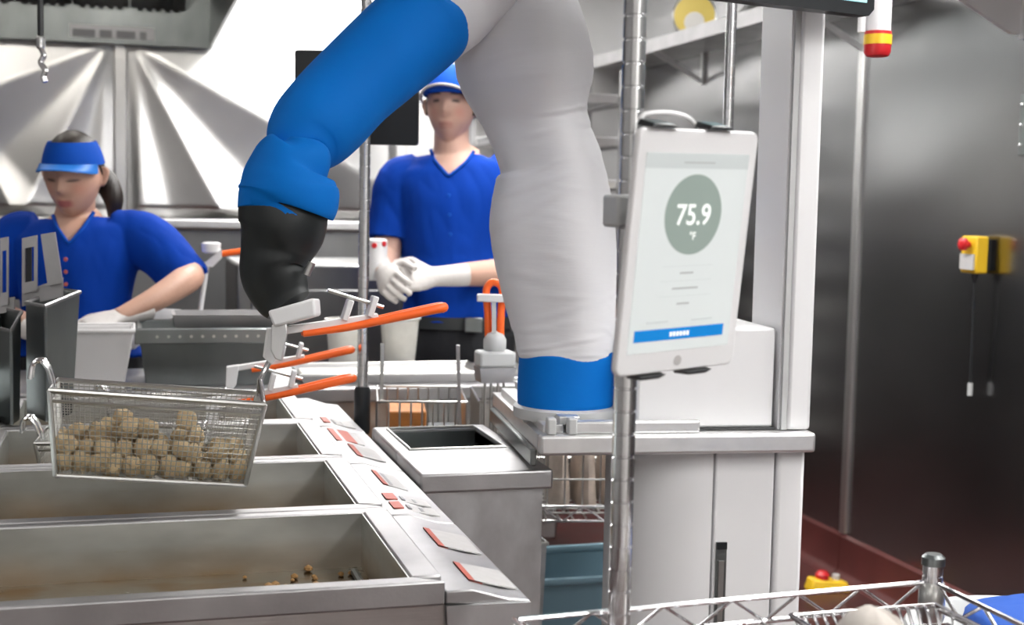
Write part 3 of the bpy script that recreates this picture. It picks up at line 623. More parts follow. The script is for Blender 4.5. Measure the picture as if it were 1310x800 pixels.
# chrome wire basket hung inside the shelf end
t = thing('wire_basket', 'chrome wire basket with sloping sides hung at the end of the near shelf', 'basket', (.86, 1.18, .75))
by1 = 1.392
MB().tube([(.752, by1, .888), (.948, by1, .888), (.948, 1.0, .888), (.752, 1.0, .888)], .0035, 8, True).build('rim_wire', chrome, t)
MB().tube([(.762, by1-.014, .868), (.956, by1-.014, .868), (.956, 1.014, .868), (.762, 1.014, .868)], .0022, 8, True).build('hoop_wire', chrome, t)
MB().tube([(.785, by1-.08, .78), (.935, by1-.08, .78), (.935, 1.08, .78), (.785, 1.08, .78)], .0028, 8, True).build('hoop_wire', chrome, t)
for k in range(16):
    u = k/15; xa = .755+.190*u; xb = .79+.14*u
    MB().tube(catmull([(xa, by1+.004, .886), (xa, by1-.006, .884), (xb*.3+xa*.7, by1-.03, .85), (xb, by1-.08, .78), (xb, 1.08, .78), (xa, 1.004, .886)], 4), .0022, 6).build('side_wire', chrome, t)
for k in range(1, 12):
    y = 1.0+.39*k/12
    MB().tube([(.948, y, .886), (.935, 1.08+(by1-.16-1.0)*k/12, .78), (.785, 1.08+(by1-.16-1.0)*k/12, .78), (.752, y, .886)], .0022, 6).build('cross_wire', chrome, t)
t2 = MB()
def lump(c, a, b, h, n=28, m_=10, sd=0, amp=.12):
    rings = []
    for j in range(m_+1):
        ph = math.pi*.5*j/m_
        rings.append([Vector((c[0]+a*max(.02, math.cos(ph))*(1+amp*noise.noise(Vector((math.cos(q)*2+sd, math.sin(q)*2, ph*2))))*math.cos(q), c[1]+b*max(.02, math.cos(ph))*(1+amp*noise.noise(Vector((math.cos(q)*2, math.sin(q)*2+sd, ph*2))))*math.sin(q), c[2]+h*math.sin(ph)*(1+amp*math.cos(ph)*noise.noise(Vector((math.cos(q)*3, math.sin(q)*3, sd+ph*3)))))) for q in (2*math.pi*k/n for k in range(n))])
    return MB().loft(rings)
bc = W(1117, 800, 1.30)
tag(lump((bc.x, bc.y, .785), .068, .08, bc.z-.785+.018, sd=2, amp=.10).build('cloth_bundle', beige_cloth), 'beige cloth bundled in the near wire basket', 'cloth')
# grey bin with blue cloth beyond the shelf end
cc = W(1316, 800, 1.82)
t = thing('utility_bin', 'tall grey plastic bin under a blue cloth at the shelf end', 'bin', (cc.x, cc.y, 0))
MB().lathe([(.12, 0), (.125, .01), (.15, .78), (.155, .80), (.15, .80), (.14, .78)], (cc.x, cc.y, 0), 36).build('body', grey_pl, t)
MB().tube([(cc.x+.157*math.cos(q), cc.y+.157*math.sin(q), .795) for q in (2*math.pi*k/36 for k in range(36))], .008, 8, True).build('rim', grey_pl, t)
tag(lump((cc.x+.02, cc.y, .80), .105, .11, W(1316, 772, 1.82).z-.80, sd=6, amp=.16).build('blue_cloth', blue_cloth), 'bright blue crumpled cloth heaped on a grey bin', 'cloth')
# tablet
c00, c10, c01 = W(787, 484, 1.35), W(937, 466, 1.461), W(819, 163, 1.302)
eu = (c10-c00).normalized(); ev = (c01-c00); ev = (ev-eu*ev.dot(eu)).normalized(); en = eu.cross(ev).normalized()
en = en if en.dot(FW) < 0 else -en
TW, TH = (c10-c00).length, (c01-c00).length
MT = Matrix(((eu.x, ev.x, en.x, c00.x), (eu.y, ev.y, en.y, c00.y), (eu.z, ev.z, en.z, c00.z), (0, 0, 0, 1)))
tab = thing('tablet', 'white tablet showing 75.9 in a green disc, clipped to the chrome post', 'tablet', c00)
def rrect(x0, x1, y0, y1, r, z, n=6):
    out = []
    for cx_, cy_, a0 in ((x1-r, y1-r, 0), (x0+r, y1-r, 90), (x0+r, y0+r, 180), (x1-r, y0+r, 270)):
        for k in range(n+1):
            q = math.radians(a0+90*k/n); out.append(Vector((cx_+r*math.cos(q), cy_+r*math.sin(q), z)))
    return out
MB(MT).prism(rrect(0, TW, 0, TH, .010, -.008), (0, 0, .008)).build('casing', white_pl, tab, bevel=.002)
sx0, sx1, sy0, sy1 = .0125, TW-.0125, .023, TH-.024
scr = MB(MT).bb(sx0, sx1, sy0, sy1, -.001, .0004).build('screen', screen_w, tab)
SW, SH = sx1-sx0, sy1-sy0
def on(u0, u1, v0, v1, m, name, z=.0007):
    return MB(MT).bb(sx0+SW*u0, sx0+SW*u1, sy1-SH*v1, sy1-SH*v0, .0003, z).build(name, m, scr)
on(0, 1, 0, .075, screen_bar, 'title_bar')
MB(MT).prism(ellipse(Vector((sx0+SW*.50, sy1-SH*.305, .0003)), Vector((SW*.275, 0, 0)), Vector((0, SW*.275, 0)), 64), (0, 0, .0005)).build('green_disc', screen_g, scr)
def text(s_, x, y, size, z, m, M, parent, name):
    cu = bpy.data.curves.new(name, 'FONT'); cu.body = s_; cu.size = size; cu.align_x = 'CENTER'; cu.align_y = 'CENTER'; cu.extrude = .0001; cu.offset = size*.012
    ob = bpy.data.objects.new(name, cu); COL.objects.link(ob); bpy.context.view_layer.update()
    me = bpy.data.meshes.new_from_object(ob.evaluated_get(bpy.context.evaluated_depsgraph_get())); bpy.data.objects.remove(ob)
    me.transform(Matrix.Translation(-ORG[parent.name]) @ M @ Matrix.Translation((x, y, z))); me.materials.clear(); me.materials.append(m)
    o = bpy.data.objects.new(name, me); COL.objects.link(o); o.parent = parent; return o
text('75.9', sx0+SW*.50, sy1-SH*.31, SW*.20, .001, screen_t, MT, scr, 'reading')
text('°F', sx0+SW*.51, sy1-SH*.415, SW*.075, .001, screen_t, MT, scr, 'unit')
for u0, u1, v in ((.43, .56, .600), (.37, .62, .678), (.43, .55, .757)): on(u0, u1, v-.004, v+.005, screen_d, 'caption')
for v in (.565, .640, .718): on(.25, .75, v-.001, v+.0006, screen_bar, 'divider')
for u0, u1, v in ((.16, .36, .845), (.60, .80, .845), (.36, .66, .045)): on(u0, u1, v-.003, v+.004, screen_bar if v > .1 else screen_d, 'caption', .0009)
on(.03, .88, .925, .975, screen_b, 'button') if False else on(.05, .93, .882, .942, screen_b, 'button')
for k in range(6): on(.39+.033*k, .39+.033*k+.022, .902, .924, screen_t, 'button_print', .0012)
MB(MT).prism(ellipse(Vector((TW/2, .0115, .0001)), Vector((.0055, 0, 0)), Vector((0, .0055, 0)), 32), (0, 0, .0005)).build('home_button', label_w, tab)
# holder: clamp on post, claws, cable
hol = thing('tablet_holder', 'black clamp holder with rubber claws fixing the tablet to the chrome post', 'holder', MT @ Vector((.03, .12, -.02)))
for x, y, s_ in ((.012, TH, 1), (.095, TH, 1), (.03, 0, -1), (.10, 0, -1)):
    MB(MT).hexa([Vector((x, y+s_*.001, -.018)), Vector((x+.040, y+s_*.001, -.018)), Vector((x+.040, y+s_*.001, .005)), Vector((x, y+s_*.001, .005))],
                [Vector((x+.004, y+s_*.008, -.018)), Vector((x+.030, y+s_*.008, -.018)), Vector((x+.030, y+s_*.005, .004)), Vector((x+.004, y+s_*.005, .004))]).build('claw', black_pl, hol, bevel=.001)
MB(MT).bb(.02, .13, .02, TH-.02, -.018, -.009).build('back_frame', black_pl, hol)
pz = W(797, 270, 1.47)
MB().bb(pt.x-.024, pt.x+.016, pt.y-.026, pt.y+.022, pz.z-.018, pz.z+.018).build('post_clamp', grey_pl, hol, bevel=.004)
MB().bar(Vector((pt.x, pt.y-.02, pz.z)), MT @ Vector((.05, .15, -.016)), .016, .016).build('link_arm', black_pl, hol)
MB().tube(catmull([MT @ Vector(p) for p in ((.02, TH+.004, -.022), (.03, TH+.012, -.024), (.07, TH+.014, -.024), (.10, TH+.004, -.022), (.11, TH-.03, -.022))], 6), .0025, 8).build('cable', white_pl, hol)
# ================================================================== FAR WIRE SHELVING (behind the robot)
s2 = thing('wire_shelving_unit', 'chrome wire shelving behind the robot with baskets of bags and cartons', 'shelving', (.93, 3.15, 0))
p1 = (.512, 3.03); p2 = (1.345, 2.885)
for (x, y, zt_) in (p1+(2.15,), p2+(2.15,), (.56, 3.335, .70), (1.39, 3.19, .70)): post(s2, x, y, 0, zt_, .0125)
MB().lathe([(.017, .83), (.019, .84), (.019, .93), (.016, .94)], (p1[0], p1[1], 0), 20).build('foam_sleeve', black_pl, s2)
e2 = (Vector((p2[0], p2[1], 0))-Vector((p1[0], p1[1], 0))).normalized(); f2 = Z.cross(e2)
M2 = Matrix(((e2.x, f2.x, 0, p1[0]), (e2.y, f2.y, 0, p1[1]), (0, 0, 1, 0), (0, 0, 0, 1)))
def M2P(a, b, z): return M2 @ Vector((a, b, z))
for z in (.655,):
    truss(s2, M2P(.01, 0, z), M2P(.835, 0, z), .035, .05); truss(s2, M2P(.01, .31, z), M2P(.835, .31, z), .035, .05)
    for k in range(26): MB().cyl(M2P(.02+.032*k, 0, z-.028), M2P(.02+.032*k, .31, z-.028), .0026, 6).build('deck_wire', chrome_d, s2)
def cage(a0, a1, b0, b1, z0, z1, label, name='wire_basket', dxw=.028):
    t = thing(name, label, 'basket', M2P((a0+a1)/2, (b0+b1)/2, z0))
    for z in (z0+.003, (z0+z1)/2, z1): MB(M2).tube([(a0, b0, z), (a1, b0, z), (a1, b1, z), (a0, b1, z)], .003, 6, True).build('hoop_wire', chrome_d, t)
    n = max(2, round((a1-a0)/dxw))
    for k in range(n+1):
        a = a0+(a1-a0)*k/n
        MB(M2).tube([(a, b0, z1), (a, b0, z0+.003), (a, b1, z0+.003), (a, b1, z1)], .0024, 6).build('side_wire', chrome_d, t)
    n = max(2, round((b1-b0)/dxw))
    for k in range(1, n):
        b = b0+(b1-b0)*k/n
        MB(M2).tube([(a0, b, z1), (a0, b, z0+.003), (a1, b, z0+.003), (a1, b, z1)], .0024, 6).build('cross_wire', chrome_d, t)
    return t
zb2 = .632
def z_at(px, py, d): return W(px, py, d).z
cg = cage(.035, .245, .03, .29, zb2, .900, 'wire basket holding an orange-brown carton, between the post and the tall divider')
MB().bar(M2P(.045, .05, .89), Vector((M2P(.045, .05, .89).x, M2P(.045, .05, .89).y, 1.035)), .008, .006).build('upright_rod', chrome_d, cg)
MB().bar(M2P(.235, .03, .70), M2P(.222, .03, 1.035), .014, .008).build('divider_bar', steel_top, cg)
cage(.275, .395, .03, .29, zb2, .900, 'empty wire basket under the upright orange basket handle')
tag(MB(M2).bb(.06, .152, .06, .20, zb2+.008, .872).build('carton', brown_box, bevel=.004), 'orange-brown carton in the wire basket near the counter', 'carton')
tag(MB(M2).bb(.160, .235, .10, .22, zb2+.008, .82).build('carton', steel_dark, bevel=.004), 'dark carton in the wire basket near the counter', 'carton')
cage(.44, .78, .02, .29, zb2, .80, 'wire basket of cream bags on the low shelf under the robot deck', dxw=.045)
for k in range(5):
    a = .482+.064*k; m = lump((0, 0, 0), .029, .10, .19+.03*random.random(), sd=k+20, amp=.14, n=20, m_=8)
    m.v = [M2 @ (p+Vector((a, .15, zb2+.008))) for p in m.v]
    tag(m.build('food_bag', bag_m), 'cream plastic food bag upright in the low wire basket', 'bag', 'bags in the low wire basket')
# upright handled basket standing in the empty cage
hp = M2P(.335, .16, .66)
# monitor seen from behind, on the far post
bq = [W(376, 65, 3.16), W(535, 65, 3.16), W(535, 183, 3.16), W(376, 183, 3.16)]
mb_ = thing('display_panel', 'dark blank display panel clamped to the thin chrome post behind the forearm', 'display', bq[3])
u_ = (bq[1]-bq[0]).normalized(); v_ = Z
MBk = Matrix(((u_.x, 0, FW.x, bq[3].x), (u_.y, 0, FW.y, bq[3].y), (0, 1, 0, bq[3].z), (0, 0, 0, 1)))
wq, hq = (bq[1]-bq[0]).length, (bq[0]-bq[3]).length
MB(MBk).prism(rrect(0, wq, 0, hq, .008, 0), (0, 0, .022)).build('casing', black_pl, mb_, bevel=.002)
MB(MBk).bb(wq*.40, wq*.68, hq*.35, hq*.65, -.085, .001).build('mount_block', black_pl, mb_)
# blue storage bin and small steel bin under the far shelf
t = thing('storage_bin', 'blue-grey plastic storage bin on the floor under the far shelving', 'bin', (1.11, 3.135, 0))
def tubmesh(x0, x1, y0, y1, z0, z1, tp, th=.006):
    m = MB(); o = [Vector(p) for p in ((x0+tp, y0+tp, z0), (x1-tp, y0+tp, z0), (x1-tp, y1-tp, z0), (x0+tp, y1-tp, z0))]; T = [Vector(p) for p in ((x0, y0, z1), (x1, y0, z1), (x1, y1, z1), (x0, y1, z1))]
    c0 = sum(o, Vector())/4; c1 = sum(T, Vector())/4
    i0 = [p+(c0-p).normalized()*th*1.4+Z*th for p in o]; i1 = [p+(c1-p).normalized()*th*1.4 for p in T]
    vs = o+T+i1+i0; fs = [(3, 2, 1, 0), (12, 13, 14, 15)]
    for a in (0, 4, 8):
        for k in range(4): fs.append((a+k, a+(k+1) % 4, a+4+(k+1) % 4, a+4+k))
    return m.add(vs, fs)
tubmesh(.86, 1.36, 2.99, 3.28, .0, .46, .05).build('body', blue_bin_m, t, bevel=.006)
MB().bb(.90, 1.32, 3.005, 3.012, .20, .33).build('side_rib', blue_bin_m, t, bevel=.004)
MB().tube([(.86, 2.99, .46), (1.36, 2.99, .46), (1.36, 3.28, .46), (.86, 3.28, .46)], .011, 8, True).build('rim', blue_bin_m, t)
t = thing('waste_bin', 'small galvanised steel bin behind the tall steel bin station', 'bin', (.86, 2.885, 0))
tubmesh(.815, .905, 2.83, 2.94, .0, .60, .018).build('body', steel_bin, t)
MB().tube([(.815, 2.83, .60), (.905, 2.83, .60), (.905, 2.94, .60), (.815, 2.94, .60)], .005, 8, True).build('rim', chrome_d, t)
# ================================================================== PREP COUNTER AND WHAT STANDS ON IT
CZ = .885
ct = thing('prep_counter', 'long steel prep counter in front of the two kitchen workers', 'counter', (.0, 3.63, 0))
MB().bb(-1.3, 1.12, 3.40, 3.865, CZ-.04, CZ).build('worktop', steel_top, ct, bevel=.006, seg=3)
MB().bb(-1.25, 1.08, 3.44, 3.45, CZ-.14, CZ-.04).build('apron', steel, ct)
for x in (-1.24, 0, 1.07):
    for y in (3.46, 3.83): MB().cyl((x, y, 0), (x, y, CZ-.04), .02, 14).build('leg', chrome_d, ct)
def tub(name, cat, label, x0, x1, y0, y1, h, tp, m, rim=.006, z=CZ):
    t = thing(name, label, cat, ((x0+x1)/2, (y0+y1)/2, z))
    tubmesh(x0, x1, y0, y1, z, z+h, tp).build('body', m, t, bevel=.004)
    MB().tube([(x0, y0, z+h), (x1, y0, z+h), (x1, y1, z+h), (x0, y1, z+h)], rim, 8, True).build('rim', m, t)
    return t
pn = tub('hotel_pan', 'pan', 'deep steel pan with perforated insert on the counter near the woman', .015, .375, 3.47, 3.72, .145, .018, steel_dark, .007)
MB().bb(.005, .385, 3.455, 3.467, CZ+.112, CZ+.150).build('flange', steel_dark, pn, bevel=.003)
for k in range(10): MB().cyl((.06+.028*k, 3.4545, CZ+.131), (.06+.028*k, 3.4555, CZ+.131), .004, 8).build('hole', chrome_d, pn)
ins = MB(); ins.add(tubmesh(.10, .365, 3.50, 3.66, CZ+.146, CZ+.182, .008).v, tubmesh(.10, .365, 3.50, 3.66, CZ+.146, CZ+.182, .008).f)
ins.build('insert', steel_top, pn)
for k in range(14):
    m = lump((random.uniform(.13, .34), random.uniform(3.52, 3.64), CZ+.1525), .016, .016, .018, 10, 5, sd=k, amp=.3)
    tag(m.build('batter_piece', bag_m), 'pale uncooked piece lying in the steel pan insert', 'food', 'pale pieces in the steel pan')
tub('plastic_tub', 'tub', 'white tapered plastic tub beside the steel pan under the gloved hand', -.205, .004, 3.41, 3.58, .150, .026, tub_white)
pq = [W(*p) for p in ((146, 447, 3.62), (172, 447, 3.62), (232, 398, 3.86), (206, 396, 3.86))]
tag(MB().hexa(pq, [p+Z*.004 for p in pq]).build('cutting_sheet', tub_white), 'white plastic sheet leaning between the white tub and the steel pan', 'sheet')
def round_tub(x, y, r0, r1, h, label, z=CZ):
    t = thing('round_tub', label, 'tub', (x, y, z), 'round tubs on the counter')
    MB().lathe([(r0, 0), (r0+.002, .004), (r1, h-.01), (r1+.006, h-.006), (r1+.006, h), (r1-.002, h), (r1-.004, h-.01), (r0-.003, .008)], (x, y, z), 32).build('body', tub_clear, t)
    return t
p = G(428, 462, CZ); round_tub(p.x, 3.79, .040, .052, .145, 'narrow milky plastic tub on the counter beside the thin post'); MB
p = G(497, 462, CZ); round_tub(p.x, 3.79, .042, .056, .150, 'milky plastic tub on the counter between the thin post and the man')
# sheet pan with paper
t = thing('sheet_pan', 'shallow sheet pan lined with parchment on the counter in front of the man', 'tray', (.65, 3.58, CZ))
tubmesh(.42, .93, 3.46, 3.70, CZ, CZ+.026, .012, .003).build('body', steel_top, t)
MB().tube([(.42, 3.46, CZ+.026), (.93, 3.46, CZ+.026), (.93, 3.70, CZ+.026), (.42, 3.70, CZ+.026)], .004, 8, True).build('rim', chrome_d, t)
MB().bb(.44, .91, 3.48, 3.68, CZ+.004, CZ+.018).build('liner', paper_m, t, bevel=.003)
tag(MB().bb(.95, 1.10, 3.46, 3.80, CZ, CZ+.012).build('steel_tray', steel, bevel=.003), 'flat steel tray at the free end of the counter', 'tray')
# basket standing upright on the far shelf: handle facing the room
def up_handle():
    o = W(632, 455, 3.02)
    t = thing('press_basket', 'small steel press basket with upright orange loop handle and white crossbar', 'basket', Vector((o.x, o.y, zb2)))
    r = _r0; d = FW
    def Q(px, py, dd=0): return W(px, py, 3.02+dd)
    MB().tube(catmull([Q(625, 440), Q(624, 400), Q(622, 375), Q(625, 365), Q(632, 361), Q(640, 365), Q(643, 375), Q(641, 400), Q(640, 440)], 5), .0085, 10).build('grip', orange_g, t)
    a, b = Q(610, 381, -.012), Q(653, 382, -.012)
    MB().bar(a, b, .016, .018).build('crossbar', white_pl, t, bevel=.003)
    MB().bar(Q(632, 385, -.012), Q(632, 440, -.012), .010, .010, up=FW).build('stem', grey_pl, t)
    MB().lathe([(.002, -.030), (.018, -.024), (.026, -.010), (.026, .010), (.018, .024), (.002, .03)], Q(633, 440), 20).build('knuckle', grey_pl, t)
    c = Q(633, 460); MB().bb(c.x-.042, c.x+.042, c.y-.03, c.y+.03, c.z-.016, c.z+.020).build('saddle', grey_pl, t, bevel=.006)
    MB().hexa([Vector((c.x+i*.038, c.y+j*.028, c.z-.05)) for i, j in ((-1, -1), (1, -1), (1, 1), (-1, 1))], [Vector((c.x+i*.042, c.y+j*.03, c.z-.016)) for i, j in ((-1, -1), (1, -1), (1, 1), (-1, 1))]).build('hood_plate', steel_top, t)
    for i in (-.022, -.008, .008, .022): MB().cyl((c.x+i, c.y, zb2+.02), (c.x+i, c.y, c.z-.05), .003, 8).build('rod', chrome_d, t)
    MB().bb(c.x-.05, c.x+.05, c.y-.05, c.y+.05, zb2+.008, zb2+.024).build('press_plate', steel_dark, t)
up_handle()
# dark appliance with orange-handled scoop behind the woman's elbow
ap = thing('warmer_cabinet', 'dark steel warmer cabinet standing behind the prep counter', 'cabinet', (.75, 5.0, 0))
MB().bb(.35, 1.55, 4.72, 5.3, .10, 1.14).build('body', steel_low, ap, bevel=.01)
for x in (.42, 1.48):
    for y in (4.80, 5.22): MB().cyl((x, y, 0), (x, y, .10), .025, 12).build('leg', chrome_d, ap)
MB().bb(.40, .93, 4.712, 4.722, .16, 1.05).build('door', steel_low, ap, bevel=.004)
MB().bb(.97, 1.50, 4.712, 4.722, .16, 1.05).build('door', steel_low, ap, bevel=.004)
sc_ = thing('scoop', 'white-headed scoop with orange handle standing on the counter by the woman elbow', 'scoop', W(256, 420, 3.78))
MB().cyl(W(255, 405, 3.84), W(265, 335, 3.84), .008, 10).build('shaft', white_pl, sc_)
MB().hexa([W(*p, 3.83) for p in ((257, 340), (272, 342), (284, 330), (284, 318))], [W(*p, 3.86) for p in ((257, 340), (272, 342), (284, 330), (284, 318))]).build('neck', white_pl, sc_)
MB().lathe([(.018, -.016), (.026, -.012), (.028, .012), (.020, .016)], W(270, 317, 3.84), 24).build('head', white_pl, sc_)
MB().cyl(W(282, 325, 3.845), W(312, 321, 3.86), .009, 12).build('grip', orange_g, sc_)
MB().lathe([(.05, 0), (.05, .012), (.012, .02)], Vector((W(254, 405, 3.84).x, 3.81, CZ)), 20).build('foot', white_pl, sc_)
# ================================================================== BACK RIGHT: wall shelf, rack, small things
ws = thing('wall_shelf', 'long steel wall shelf on diagonal brackets above the side wall', 'shelf', (2.43, 5.4, 2.0))
ys0, ys1 = 4.0, YB-.02
MB().bb(2.30, XR-.012, ys0, ys1, 2.085, 2.110).build('deck', steel, ws)
MB().bb(2.296, 2.306, ys0, ys1, 2.075, 2.135).build('front_lip', steel_top, ws)
for y in (4.36, 5.79):
    MB().bar((XR-.02, y, 1.955), (2.31, y, 2.085), .012, .02).build('bracket_strut', alu, ws)
    MB().bb(XR-.025, XR-.011, y-.012, y+.012, 1.94, 2.085).build('bracket_leg', alu, ws)
p = W(889, 2, 5.1)
q_ = XP(889, 2, 2.40)
dsc = thing('round_tin', 'round pale-yellow tin lying on its side on the wall shelf', 'tin', Vector((2.40, q_.y, 2.111)))
ax_ = (CAM-q_); ax_.z = 0; ax_.normalize()
rt_ = (q_.z+.0)-2.111
rt_ = .098
qc = Vector((2.40, q_.y, 2.111+rt_))
MB().lathe([(rt_, -.05), (rt_, .05), (rt_*.96, .055), (rt_*.9, .052)], qc, 40, ax_).build('drum', chrome_d, dsc)
MB().lathe([(rt_*.9, .048), (rt_*.9, .056), (rt_*.6, .058), (rt_*.1, .058)], qc, 40, ax_).build('lid', yellow_p, dsc)
MB().lathe([(rt_*.46, .056), (rt_*.44, .062), (rt_*.1, .063)], qc-Z*.03, 36, ax_).build('label_disc', paper_m, dsc)
# white slatted rack in the back corner
rk = thing('bun_rack', 'pale steel rack of trays in the back corner by the side wall', 'rack', (1.95, 6.2, 0))
for x in (1.62, 2.22):
    for y in (5.92, 6.42): MB().bb(x-.014, x+.014, y-.014, y+.014, 0, 2.0).build('upright', steel_top, rk)
for k in range(9):
    z = .25+.2*k
    for x in (1.62, 2.22): MB().bb(x-.02, x+.02, 5.92, 6.42, z-.012, z).build('runner', steel_top, rk)
for k in range(9):
    z = .25+.2*k
    tr = thing('rack_tray', 'shallow pale tray slid into the corner rack', 'tray', (1.92, 6.17, z+.001), 'trays in the corner rack')
    tubmesh(1.637, 2.203, 5.94, 6.40, z+.001, z+.035, .008, .003).build('body', alu if k % 3 else paper_m, tr)
    MB().tube([(1.637, 5.94, z+.035), (2.203, 5.94, z+.035), (2.203, 6.40, z+.035), (1.637, 6.40, z+.035)], .006, 6, True).build('rim', alu, tr)
# hanging tubes with red and yellow end
tp0 = W(1122, 73, 2.75)
hb = thing('hanging_tube', 'white tube with red and yellow end hanging beside the white mast', 'tube', tp0)
MB().lathe([(.0255, .040), (.0255, ZC-tp0.z)], tp0, 32).build('tube_body', white_pl, hb)
MB().lathe([(.015, 0), (.023, .002), (.0275, .010), (.0275, .025)], tp0, 32).build('red_end', red_m, hb)
MB().lathe([(.0285, .025), (.0285, .045)], tp0, 32).build('yellow_band', yellow_m, hb)
MB().lathe([(.0275, .045), (.0275, .052)], tp0, 32).build('red_ring', red_m, hb)
MB().lathe([(.0085, .05), (.0085, ZC-tp0.z)], tp0-_r0*.034, 16).build('thin_tube', white_pl, hb)
# hanging cord with hook at the left
c0 = W(55, 104, 3.3)
hk = thing('hanging_hook', 'thin dark cord ending in a chrome swivel hook below the hood', 'hook', c0)
MB().cyl(W(52, 55, 3.3), Vector((W(52, 55, 3.3).x, W(52, 55, 3.3).y, ZC)), .0075, 8).build('cord', black_pl, hk)
MB().lathe([(.004, 0), (.011, .006), (.011, .03), (.005, .036)], W(52, 64, 3.3), 14).build('swivel', chrome, hk)
MB().tube(catmull([W(53, 62, 3.3), W(56, 72, 3.3), W(52, 80, 3.3), W(58, 90, 3.3), W(56, 98, 3.3), W(58, 105, 3.3)], 5), .007, 8).build('hook_wire', chrome, hk)
# emergency stop box on the side wall
e0 = XP(1250, 302, XR-.05); e1_ = XP(1250, 350, XR-.05)
es = thing('emergency_stop', 'yellow emergency stop box with red button and hanging cable on steel wall', 'switch', Vector((XR-.04, e0.y, e1_.z)))
ya, yb = e0.y-.035, e0.y+.045
MB().bb(XR-.075, XR-.030, ya, yb, e1_.z, e0.z).build('box', yellow_m, es, bevel=.006)
MB().bb(XR-.030, XR-.010, ya+.015, yb-.015, e1_.z+.01, e0.z-.01).build('back_plate', black_pl, es)
MB().bb(XR-.082, XR-.075, ya+.006, yb-.006, e1_.z+.012, e1_.z+.06).build('face_plate', label_w, es)
MB().lathe([(.010, 0), (.010, .012), (.020, .014), (.020, .026), (.012, .032)], (XR-.075, (ya+yb)/2, e1_.z+.09), 20, (-1, 0, 0)).build('button', red_m, es)
MB().lathe([(.012, 0), (.012, -.01), (.006, -.03)], (XR-.052, e0.y, e1_.z), 14).build('gland', black_pl, es)
ce = XP(1247, 500, XR-.05)
MB().tube([(XR-.052, e0.y, e1_.z-.02), (XR-.050, e0.y, (e1_.z+ce.z)/2), (XR-.045, e0.y+.005, ce.z)], .004, 8).build('cable', black_pl, es)
MB().cyl((XR-.045, e0.y+.005, ce.z-.02), (XR-.045, e0.y+.005, ce.z+.02), .008, 10).build('plug', grey_pl, es)
# gusset of another shelf at the far right
gs = thing('shelf_gusset', 'white triangular shelf bracket high on the steel side wall', 'bracket', XP(1303, 42, XR-.02))
gy = 3.48
MB().add([(XR-.012, gy, 1.905), (XR-.05, gy, 1.905), (XR-.36, gy, 2.06), (XR-.36, gy, 2.10), (XR-.012, gy, 2.10), (XR-.012, gy-.02, 1.905), (XR-.05, gy-.02, 1.905), (XR-.36, gy-.02, 2.06), (XR-.36, gy-.02, 2.10), (XR-.012, gy-.02, 2.10)],
         [(0, 1, 2, 3, 4), (9, 8, 7, 6, 5)]+[(i, (i+1) % 5, 5+(i+1) % 5, 5+i) for i in range(5)]).build('gusset_plate', white_metal, gs)
MB().bb(XR-.40, XR-.012, 2.2, gy+.02, 2.10, 2.125).build('shelf_deck', steel, gs)
MB().bb(XR-.026, XR-.011, gy-.04, gy-.012, 1.89, 2.10).build('wall_leg', white_metal, gs)
# wall latch
l0 = XP(1306, 160, XR-.02)
lt = thing('wall_latch', 'narrow steel latch plate with screws on the side wall', 'latch', l0)
MB().bb(XR-.018, XR-.0105, l0.y-.03, l0.y+.012, l0.z-.09, l0.z+.09).build('plate', steel_dark, lt, bevel=.002)
for dz in (-.06, .0, .06): MB().lathe([(.007, 0), (.006, .004), (.002, .006)], (XR-.018, l0.y, l0.z+dz), 10, (-1, 0, 0)).build('screw', chrome, lt)
# yellow and red plug lying on the floor by the cove tiles
f0 = G(1058, 745, .03)
tz = thing('floor_plug', 'yellow plug with red cap lying on the red floor by the steel wall', 'plug', Vector((f0.x, f0.y, 0)))
MB().hexa([Vector((f0.x+a, f0.y+b, 0)) for a, b in ((-.075, -.03), (.075, -.05), (.075, .04), (-.075, .04))], [Vector((f0.x+a, f0.y+b, h)) for a, b, h in ((-.065, -.02, .05), (.065, -.035, .035), (.065, .03, .035), (-.065, .03, .05))]).build('body', yellow_m, tz, bevel=.008)
MB().lathe([(.024, 0), (.026, .016), (.016, .028)], (f0.x-.02, f0.y, .044), 18).build('cap', red_m, tz)
MB().lathe([(.014, 0), (.014, .02)], (f0.x+.035, f0.y, .036), 14).build('collar', label_w, tz)
